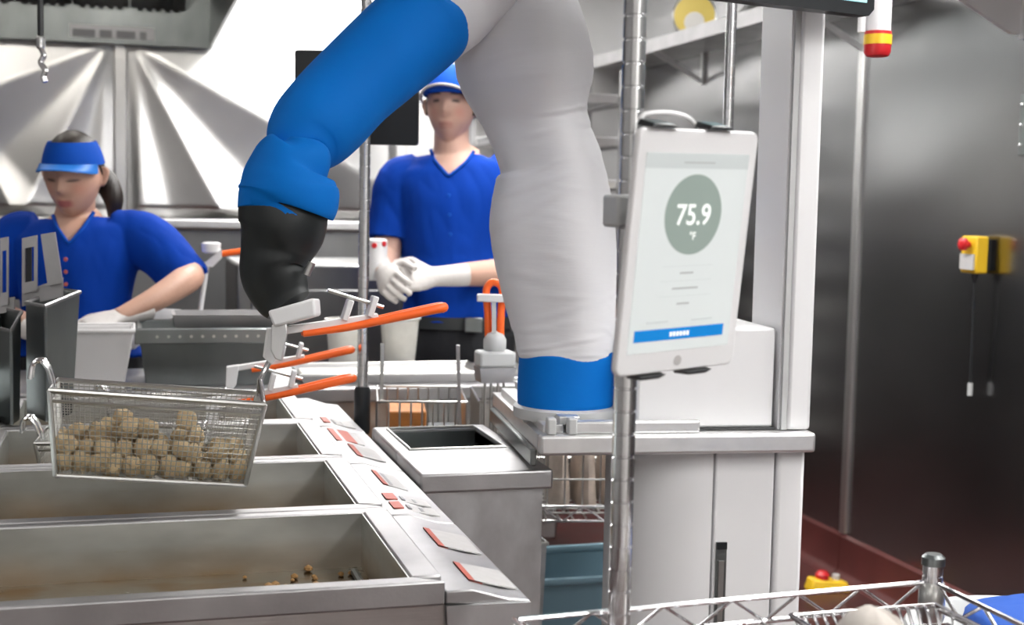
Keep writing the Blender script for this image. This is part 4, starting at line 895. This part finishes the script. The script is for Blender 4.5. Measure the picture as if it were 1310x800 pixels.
# ================================================================== PEOPLE
def skin_mat(name):
    m = bpy.data.materials.new(name); m.use_nodes = True; N = m.node_tree.nodes; L = m.node_tree.links; b = N['Principled BSDF']
    a = N.new('ShaderNodeVertexColor'); a.layer_name = 'Col'; L.new(a.outputs[0], b.inputs['Base Color']); b.inputs['Roughness'].default_value = .5
    t = N.new('ShaderNodeTexNoise'); t.inputs['Scale'].default_value = 90; bp = N.new('ShaderNodeBump'); bp.inputs['Strength'].default_value = .06; bp.inputs['Distance'].default_value = .002
    L.new(t.outputs['Fac'], bp.inputs['Height']); L.new(bp.outputs[0], b.inputs['Normal']); return m
def fuse(parts, voxel, smooth=3):
    me = bpy.data.meshes.new('tmp'); vs, fs = [], []
    for p in parts:
        o = len(vs); vs += [tuple(q) for q in p.v]; fs += [tuple(i+o for i in f) for f in p.f]
    me.from_pydata(vs, [], fs); me.update()
    bm = bmesh.new(); bm.from_mesh(me); bmesh.ops.recalc_face_normals(bm, faces=bm.faces); bm.to_mesh(me); bm.free()
    ob = bpy.data.objects.new('tmp', me); COL.objects.link(ob)
    r = ob.modifiers.new('r', 'REMESH'); r.mode = 'VOXEL'; r.voxel_size = voxel; r.use_smooth_shade = True
    if smooth:
        s_ = ob.modifiers.new('s', 'SMOOTH'); s_.iterations = smooth; s_.factor = .5
    bpy.context.view_layer.update()
    out = bpy.data.meshes.new_from_object(ob.evaluated_get(bpy.context.evaluated_depsgraph_get()))
    bpy.data.objects.remove(ob); bpy.data.meshes.remove(me); return out
def put(me, name, m, parent):
    me.transform(Matrix.Translation(-ORG[parent.name])); me.materials.clear(); me.materials.append(m); me.name = name
    me.polygons.foreach_set('use_smooth', [True]*len(me.polygons))
    o = bpy.data.objects.new(name, me); COL.objects.link(o); o.parent = parent; ORG[o.name] = ORG[parent.name].copy(); return o
def head(c, fw, upv, female):
    rt = fw.cross(upv).normalized(); upv = rt.cross(fw).normalized(); m = MB(); rings = []
    a, b, h = (.078, .096, .116) if female else (.076, .099, .119)
    NL, NQ = 56, 80
    for i in range(1, NL):
        ph = -math.pi/2+math.pi*i/NL; ring = []
        for k in range(NQ):
            q = 2*math.pi*k/NQ; cs, sn = math.cos(ph), math.sin(ph)
            cp = abs(cs)**.86; x = a*cp*math.cos(q); y = b*cp*math.sin(q); z = h*sn
            if sn < 0:
                x *= 1-.30*(-sn)**1.6
                y *= (1-.05*(-sn)) if y > 0 else (1-.55*(-sn)**.8)
                if y > 0: y += .010*math.exp(-((z+.098)/.022)**2)*math.exp(-(x/.03)**2)
            if y > 0:
                fr0 = min(1, y/.05)
                y -= .004*math.exp(-((abs(x)-.060)/.02)**2)
                nose = 0
                if .022 > z > -.046: nose = ((.022-z)/.052)**1.3 if z > -.030 else max(0, (z+.046)/.016)
                y += fr0*(.024*nose*math.exp(-(x/(.008+.006*nose))**2))
                y -= fr0*.0085*math.exp(-((abs(x)-.031)/.015)**2-((z-.006)/.012)**2)
                y += fr0*.0045*math.exp(-((abs(x)-.031)/.010)**2-((z-.003)/.008)**2)
                y += fr0*.0045*math.exp(-((z-.028)/.010)**2)*math.exp(-(x/.05)**2)
                y += fr0*(.006*math.exp(-(x/.022)**2-((z+.062)/.007)**2)+.006*math.exp(-(x/.019)**2-((z+.076)/.007)**2))
                y -= fr0*.003*math.exp(-(x/.024)**2-((z+.069)/.003)**2)
            ring.append(c+rt*x+fw*y+upv*z)
        rings.append(ring)
    m.loft(rings)
    for s_ in (-1, 1):
        e = MB(); e.limb([(c+rt*(s_*(a+.002))+fw*(-.012)+upv*.022, .004, .008), (c+rt*(s_*(a+.008))+fw*(-.016)+upv*.012, .007, .015), (c+rt*(s_*(a+.006))+fw*(-.012)+upv*(-.012), .006, .012), (c+rt*(s_*(a+.001))+fw*(-.006)+upv*(-.032), .004, .006)], 10, 4, view=rt)
        m.v += e.v; n0 = len(m.v)-len(e.v); m.f += [tuple(i+n0 for i in f) for f in e.f]
    return m, rt, upv
def hand(wr_, d, n, s=1., curl=.9, thumb=1):
    d = d.normalized(); n = (n-d*n.dot(d)).normalized(); sd = d.cross(n).normalized(); out = []
    out.append(MB().limb([(wr_-d*.10*s, .034*s, .030*s), (wr_-d*.05*s, .032*s, .027*s), (wr_, .030*s, .024*s), (wr_+d*.035*s, .040*s, .019*s), (wr_+d*.075*s, .043*s, .016*s), (wr_+d*.095*s, .040*s, .012*s)], 20, 5, view=n))
    for o_, L_ in ((-.033, .058), (-.011, .074), (.011, .070), (.032, .054)):
        p = wr_+(d*.082+sd*o_)*s; pts = [p-d*.03*s, p]; a = 0
        for k, fr_ in enumerate((.45, .32, .23)):
            a += curl*(.55 if k == 0 else .8); dd = d*math.cos(a)-n*math.sin(a); p = p+dd*(L_*fr_*s*1.15); pts.append(p)
        pp = catmull(pts, 4); out.append(MB().tube(pp, .009, 10, taper=[(.0105-.003*i/len(pp))*s for i in range(len(pp))]))
    p = wr_+(d*.025+sd*(thumb*.030))*s; t1 = (d*.55+sd*thumb*.75-n*.35).normalized(); t2 = (d*.9+sd*thumb*.15-n*.45).normalized()
    pp = catmull([p-t1*.015*s, p+t1*.022*s, p+t1*.045*s, p+(t1*.045+t2*.028)*s, p+(t1*.045+t2*.050)*s], 4)
    out.append(MB().tube(pp, .01, 10, taper=[(.0135-.005*i/len(pp))*s for i in range(len(pp))]))
    return out
def PX(p):
    v = p-CAM; d = v.dot(FW); return CX+F*v.dot(RT)/d, CY-F*v.dot(UP)/d, d
def in_poly(x, y, P):
    r = False; j = len(P)-1
    for i in range(len(P)):
        if (P[i][1] > y) != (P[j][1] > y) and x < (P[j][0]-P[i][0])*(y-P[i][1])/(P[j][1]-P[i][1])+P[i][0]: r = not r
        j = i
    return r
def cloth_noise(me, amp, sc=9):
    nn = [v.normal.copy() for v in me.vertices]
    for v, nv in zip(me.vertices, nn):
        p = v.co; v.co = p+nv*(amp*noise.noise(Vector((p.x*sc, p.y*sc, p.z*sc*.6)))+amp*.55*abs(noise.noise(Vector((p.x*sc*2.1+p.z*9, p.y*sc*2.1, p.z*sc*.9-p.x*5)))))
def cut(me, test):
    bm = bmesh.new(); bm.from_mesh(me)
    bmesh.ops.delete(bm, geom=[f for f in bm.faces if test(f.calc_center_median())], context='FACES'); bm.to_mesh(me); bm.free()
def person(label, D, torso, neck, headc, fw, upv, arms, hipx, female, skin, lips, brow, sleeves, vneck, neck_r, hem=900):
    P = lambda q: W(q[0], q[1], D+(q[2] if len(q) > 2 else 0))
    root_p = P((torso[-1][0], torso[-1][1])); root_p = Vector((root_p.x, root_p.y, 0))
    t = thing('person', label, 'person', root_p)
    hm, rt, uv = head(headc, fw, upv, female)
    parts = [hm]
    parts.append(MB().limb([(headc-uv*.035-fw*.022, neck_r*.95, neck_r), (headc-uv*.09-fw*.020, neck_r*.95, neck_r), (P(neck), neck_r*1.02, neck_r*1.05), (P(torso[1][:2]), neck_r*1.5, neck_r*1.2)], 24, 5))
    tor = [(P(s_[:2]), s_[2], s_[3]) for s_ in torso]
    parts.append(MB().limb(tor, 32, 6))
    hp_ = tor[-1][0]; hz = hp_.z
    legs = []
    for s_ in (-1, 1):
        b_ = hp_+_r0*(s_*.085)
        lg = [(b_+Z*.04, .085, .09), (Vector((b_.x, b_.y, hz-.12)), .082, .085), (Vector((b_.x, b_.y, hz*.52)), .056, .058), (Vector((b_.x, b_.y, hz*.38)), .052, .056), (Vector((b_.x, b_.y, .09)), .036, .040), (Vector((b_.x, b_.y, .03)), .036, .042)]
        legs.append((b_, lg)); parts.append(MB().limb(lg, 18, 5))
    for arm in arms:
        parts.append(MB().limb([(P(a[:3]), a[3], a[3]) for a in arm], 16, 6))
    me = fuse(parts, .0045, 2)
    col = me.color_attributes.new('Col', 'FLOAT_COLOR', 'POINT'); data = []
    for v in me.vertices:
        q = v.co-headc; x, y, z = q.dot(rt), q.dot(fw), q.dot(uv); c = Vector(skin)
        n_ = noise.noise(v.co*14)*.05; c = c*(1+n_)
        if y > .03 and abs(z) < .14:
            def mixc(to, w): return c.lerp(Vector(to), max(0, min(1, w)))
            c = mixc(lips, 1.6*math.exp(-(x/.022)**4-((z+.069)/.011)**4)-.2)
            c = mixc(brow, 1.5*math.exp(-((abs(x)-.033)/.018)**4-((z-.030+.2*(abs(x)-.033)**2/.02)/.005)**4)-.15)
            if female: c = mixc((.03, .02, .018), 1.3*math.exp(-((abs(x)-.031)/.016)**4-((z+.002)/.0035)**2)-.1)
            else:
                c = mixc((.05, .035, .03), 1.3*math.exp(-((abs(x)-.031)/.012)**4-((z-.005)/.0048)**4)-.15)
                c = mixc((skin[0]*.72, skin[1]*.72, skin[2]*.74), .5*math.exp(-((z+.085)/.03)**4)*(0 if y < .04 else 1))
            c = mixc((skin[0]*1.0, skin[1]*.72, skin[2]*.70), .55*math.exp(-((abs(x)-.042)/.016)**2-((z+.028)/.018)**2))
        data += [c.x, c.y, c.z, 1]
    col.data.foreach_set('color', data)
    body = put(me, 'body', skin_mat('skin'), t)
    # trousers
    tr = [MB().limb([(tor[-2][0]-Z*.0, tor[-2][1]+.012, tor[-2][2]+.012), (hp_, tor[-1][1]+.014, tor[-1][2]+.014), (hp_-Z*.07, tor[-1][1]+.006, tor[-1][2]+.010)], 28, 5)]
    for b_, lg in legs: tr.append(MB().limb([(p, a+.018, b+.018) for p, a, b in lg[:-1]]+[(lg[-1][0]+Z*.03, .06, .062)], 20, 5))
    me = fuse(tr, .008, 2); cloth_noise(me, .004); put(me, 'trousers', trouser_m, t)
    for b_, lg in legs:
        f_ = -Vector((FW.x, FW.y, 0)).normalized()
        MB().limb([(Vector((b_.x, b_.y, .04))-f_*.07, .03, .035), (Vector((b_.x, b_.y, .045))-f_*.03, .042, .044), (Vector((b_.x, b_.y, .045))+f_*.06, .046, .040), (Vector((b_.x, b_.y, .034))+f_*.14, .046, .032), (Vector((b_.x, b_.y, .028))+f_*.19, .03, .024)], 18, 5, view=(0, 0, 1)).build('shoe', black_pl, t)
    # shirt
    sp = [MB().limb([(p, a+.016, b+.018) for p, a, b in tor[1:-1]]+[(tor[-1][0]+Z*.03, tor[-1][1]+.020, tor[-1][2]+.022)], 36, 6)]
    for s_ in sleeves: sp.append(MB().limb([(P(a[:3]), a[3], a[3]*.95) for a in s_], 24, 6))
    me = fuse(sp, .0055, 3); cloth_noise(me, .011, 7)
    dc = (headc-CAM).dot(FW)
    def test(p):
        x, y, d = PX(p); return (d < dc+.02 and in_poly(x, y, vneck)) or y > hem
    cut(me, test)
    eb = {}
    for p_ in me.polygons:
        for k_ in p_.edge_keys: eb[k_] = eb.get(k_, 0)+1
    rim_v = [me.vertices[i].co.copy() for k_, n_ in eb.items() if n_ == 1 for i in k_]
    rim_v = [p for p in rim_v if PX(p)[1] < vneck[3][1]+12 and PX(p)[2] < dc+.02]
    tips = sorted(vneck[1:]+vneck[:1], key=lambda q: q[0])
    line = []
    for (xa, ya), (xb, yb) in zip(tips, tips[1:]):
        for k_ in range(6):
            xq, yq = xa+(xb-xa)*k_/6, ya+(yb-ya)*k_/6
            near = min(rim_v, key=lambda p: (PX(p)[0]-xq)**2+(PX(p)[1]-yq)**2)
            if (PX(near)[0]-xq)**2+(PX(near)[1]-yq)**2 < 60: line.append(W(xq, yq, PX(near)[2]-.002))
    shirt = put(me, 'shirt', shirt_blue, t)
    if len(line) > 4:
        sm_ = [line[0]]+[(line[i-1]+line[i]*2+line[i+1])/4 for i in range(1, len(line)-1)]+[line[-1]]
        MB().tube(sm_, .0055, 8).build('collar_trim', cap_blue, t)
    return t, body, shirt, rt, uv, P, tor
FH = Vector((FW.x, FW.y, 0)).normalized()
# ---- woman
DW = 3.85
hc = W(94, 224, DW-.06); fwd = (-FH-_r0*.06-Z*.18).normalized(); upd = (Z-FH*.12).normalized()
tw, bw, sw, rt, uv, Pw, torw = person('person in blue visor and blue V-neck shirt looking down at the counter', DW,
    [(98, 268, .045, .05), (98, 281, .085, .062), (98, 292, .140, .082), (99, 308, .176, .100), (100, 340, .160, .118), (100, 385, .142, .108), (100, 425, .140, .105), (100, 470, .168, .118)],
    (95, 268, -.02), hc, fwd, upd,
    [[(165, 306, 0, .050), (185, 312, 0, .052), (215, 332, -.03, .046), (243, 352, -.06, .040), (232, 362, -.14, .040), (200, 382, -.22, .034), (165, 400, -.28, .027), (150, 407, -.30, .025)],
     [(32, 306, 0, .050), (14, 315, 0, .052), (0, 360, -.02, .046), (-6, 395, -.05, .040), (20, 412, -.14, .038), (60, 424, -.26, .027), (70, 426, -.29, .025)]],
    98, True, (.54, .32, .235), (.38, .12, .11), (.05, .03, .025),
    [[(150, 303, .01, .075), (180, 308, 0, .078), (208, 326, -.02, .076), (232, 350, -.03, .074), (240, 362, -.04, .070)], [(48, 303, .01, .075), (16, 310, 0, .078), (2, 345, -.01, .078), (-4, 378, -.02, .076)]],
    [(64, 262), (126, 262), (108, 290), (88, 313), (72, 290)], .050)
m = MB(); # hair: close cap, back bun and ponytail
def shell(z0, z1, a, b, n=40, k=12, fz=None, back=0):
    rings = []
    for j in range(k+1):
        z = z0+(z1-z0)*j/k; f = math.sqrt(max(.0004, 1-(max(z, 0)/z1)**2)) if z1 > 0 else 1
        rings.append([hc+rt*(a*f*math.cos(q))+fwd*(b*f*math.sin(q)-.008)+uv*z for q in (2*math.pi*i/n for i in range(n))])
    return rings
hr = []
for j in range(15):
    z = -.03+.156*j/14; f = math.sqrt(max(.002, 1-(max(0, z)/.128)**2)); ring = []
    for i in range(40):
        q = 2*math.pi*i/40; y = .104*f*math.sin(q)-.008
        if z < .05 and math.sin(q) > -.1: y = min(y, -.02+ (z+.03)*.4)
        ring.append(hc+rt*(.083*f*math.cos(q))+fwd*y+uv*z)
    hr.append(ring)
m.loft(hr).build('hair', hair_m, tw, angle=80)
MB().limb([(hc-fwd*.095+uv*.00, .03, .03), (hc-fwd*.11-rt*.045-uv*.03, .036, .036), (hc-fwd*.09-rt*.078-uv*.08, .030, .03), (hc-fwd*.08-rt*.080-uv*.135, .016, .018)], 16, 5).build('ponytail', hair_m, tw)
vb = []
for j in range(7):
    z = .032+.064*j/6; f = math.sqrt(max(.01, 1-(z/.142)**2)); vb.append([hc+rt*(.0865*f*math.cos(q))+fwd*(.108*f*math.sin(q)-.006)+uv*(z+.006*math.sin(q)) for q in (2*math.pi*i/48 for i in range(48))])
inner = []
for r_ in reversed(vb):
    c_ = sum(r_, Vector())/48; inner.append([c_+(p-c_)*.965 for p in r_])
vis = MB().loft(vb+inner, closed=True).build('visor_band', cap_blue, tw)
def brim(c, rt, fw, uv, a, b, z, length, drop, wide, thick=.004, n=24):
    top, bot = [], []
    vs = []; fs = []
    K = 8
    for layer in (0, 1):
        for j in range(K+1):
            for i in range(n+1):
                q = math.pi*(.5-wide+2*wide*i/n); e = math.sin(math.pi*i/n)**.6; u = j/K
                p = c+rt*((a+length*.15*u*e)*math.cos(q))+fw*((b*math.sin(q))-.006+length*u*e)+uv*(z-drop*u*e-.010*abs(math.cos(q))**2*0-thick*layer-(.012+.034*u)*(1-math.sin(q)))
                vs.append(p)
    s_ = (K+1)*(n+1)
    for j in range(K):
        for i in range(n):
            a0 = j*(n+1)+i; fs.append((a0, a0+1, a0+n+2, a0+n+1)); fs.append((s_+a0, s_+a0+n+1, s_+a0+n+2, s_+a0+1))
    for i in range(n): a0 = K*(n+1)+i; fs.append((a0, a0+1, s_+a0+1, s_+a0)); fs.append((i+1, i, s_+i, s_+i+1))
    return MB().add(vs, fs)
brim(hc, rt, fwd, uv, .088, .110, .046, .042, .008, .40).build('visor_brim', visor_blue, tw, angle=60)
def collar(vpts, D, t, dd):
    MB().tube([W(x, y, D+q) for x, y, q in vpts], .005, 8).build('collar_trim', cap_blue, t)
w1 = Pw((150, 407, -.30)); dr = (Pw((112, 418, -.36))-w1)
put(fuse(hand(w1, dr, Z*.9-FH*.5, .98, .35, 1), .0035, 2), 'glove', glove_m, tw)
w2 = Pw((70, 426, -.29)); put(fuse(hand(w2, Pw((110, 432, -.33))-w2, Z*.9-FH*.4, .98, .5, -1), .0035, 2), 'glove', glove_m, tw)
for i, (x, y) in enumerate(((84, 332), (84, 348), (84, 364))): MB().lathe([(.006, 0), (.005, .003)], W(x, y, DW-.155), 12, -FW).build('button', label_r, tw)
# ---- man
DM = 4.22
hc = W(577, 136, DM-.03); fwd = (-FH-_r0*.14+Z*.06).normalized(); upd = Z.copy()
tm, bmn, sm, rt, uv, Pm, torm = person('person in blue cap, blue V-neck shirt and black trousers working behind the counter', DM,
    [(579, 190, .055, .058), (580, 200, .085, .070), (580, 210, .135, .085), (581, 226, .186, .105), (582, 265, .176, .125), (582, 335, .155, .118), (583, 390, .150, .112), (584, 440, .165, .118)],
    (578, 188, -.01), hc, fwd, upd,
    [[(636, 232, 0, .055), (650, 240, 0, .056), (660, 290, .0, .050), (660, 342, -.03, .043), (640, 348, -.10, .043), (600, 351, -.19, .037), (565, 353, -.26, .029), (556, 354, -.28, .027)],
     [(526, 232, 0, .055), (512, 242, 0, .056), (502, 285, 0, .050), (495, 325, -.03, .043), (492, 336, -.10, .040), (490, 345, -.20, .032), (492, 350, -.26, .027)]],
    583, False, (.60, .37, .285), (.46, .20, .17), (.10, .065, .045),
    [[(625, 230, .01, .085), (650, 238, 0, .085), (660, 275, 0, .082), (664, 312, -.01, .080)], [(538, 230, .01, .085), (512, 240, 0, .085), (503, 275, 0, .080), (498, 308, -.01, .076)]],
    [(550, 188), (612, 186), (596, 208), (574, 226), (556, 206)], .058, hem=413)
cd_ = []
for j in range(13):
    z = .030+.098*j/12; f = math.sqrt(max(.003, 1-((z-.02)/.112)**2)); cd_.append([hc+rt*(.089*f*math.cos(q))+fwd*(.110*f*math.sin(q)-.006)+uv*z for q in (2*math.pi*i/44 for i in range(44))])
MB().loft(cd_).build('cap_crown', cap_blue, tm, angle=80)
MB().lathe([(.008, 0), (.007, .004), (.002, .006)], hc+uv*.128, 12, uv).build('cap_button', cap_blue, tm)
bm_ = brim(hc, rt, fwd, uv, .090, .110, .042, .060, -.004, .42)
bm_.build('cap_brim', cap_blue, tm, angle=60)
ed = []
for i in range(25):
    q = math.pi*(.08+.84*i/24); e = math.sin(math.pi*i/24)**.6
    ed.append(hc+rt*((.090+.009*e)*math.cos(q))+fwd*(.110*math.sin(q)-.006+.060*e)+uv*(.041+.004*e-.046*(1-math.sin(q))))
MB().tube(ed, .0045, 8).build('brim_edge', label_w, tm, label='pale edging of the cap brim')
hrm = []
for j in range(8):
    z = -.03+.065*j/7; ring = []
    for i in range(36):
        q = 2*math.pi*i/36; y = .102*math.sin(q)-.008
        if math.sin(q) > -.05: y = min(y, .012)
        ring.append(hc+rt*(.0795*math.cos(q))+fwd*y+uv*z)
    hrm.append(ring)
MB().loft(hrm).build('hair', hair_m, tm, angle=80)
w1 = Pm((556, 354, -.28)); put(fuse(hand(w1, Pm((500, 357, -.34))-w1, -FH*.8+Z*.45, 1.06, .75, 1), .0038, 2), 'glove', glove_m, tm)
w2 = Pm((492, 350, -.26)); put(fuse(hand(w2, Pm((505, 372, -.42))-w2, -FH*.6+Z*.3-_r0*.5, 1.05, .7, -1), .0038, 2), 'glove', glove_m, tm)
bl_ = [torm[-2][0].lerp(torm[-1][0], .35)+_r0*((torm[-1][1]+.022)*math.cos(q))+FH*((torm[-1][2]+.024)*math.sin(q)) for q in (2*math.pi*i/40 for i in range(40))]
bl_ = [Vector((p.x, p.y, W(583, 414, DM-.12).z)) for p in bl_]
bt = MB().loft([[p-Z*.019 for p in bl_], [p+Z*.019 for p in bl_]], cap=False); bt.build('belt', belt_m, tm)
bq_ = W(606, 416, DM-.155); MB().box(bq_, (.055, .010, .046), Matrix.Rotation(-YAW, 3, 'Z')).build('belt_buckle', steel_dark, tm, bevel=.003)
for i, (x, y) in enumerate(((574, 250), (575, 275), (576, 300))): MB().lathe([(.006, 0), (.005, .003)], W(x, y, DM-.150), 12, -FW).build('button', cap_blue, tm)
# small pot held by the man
hp2 = Pm((480, 350, -.22))
pot = thing('seasoning_pot', 'small white pot with red spots held in the gloved hands', 'pot', hp2)
MB().lathe([(.030, -.02), (.034, .0), (.036, .07), (.036, .10), (.030, .105)], hp2, 24).build('body', white_pl, pot)
for a, h in ((0, .085), (.9, .09), (-1.2, .05)): MB().lathe([(.009, 0), (.007, .004)], hp2+Z*h-FH*(.035*math.cos(a))+_r0*(.035*math.sin(a)), 10, -FH*math.cos(a)+_r0*math.sin(a)).build('spot', red_m, pot)
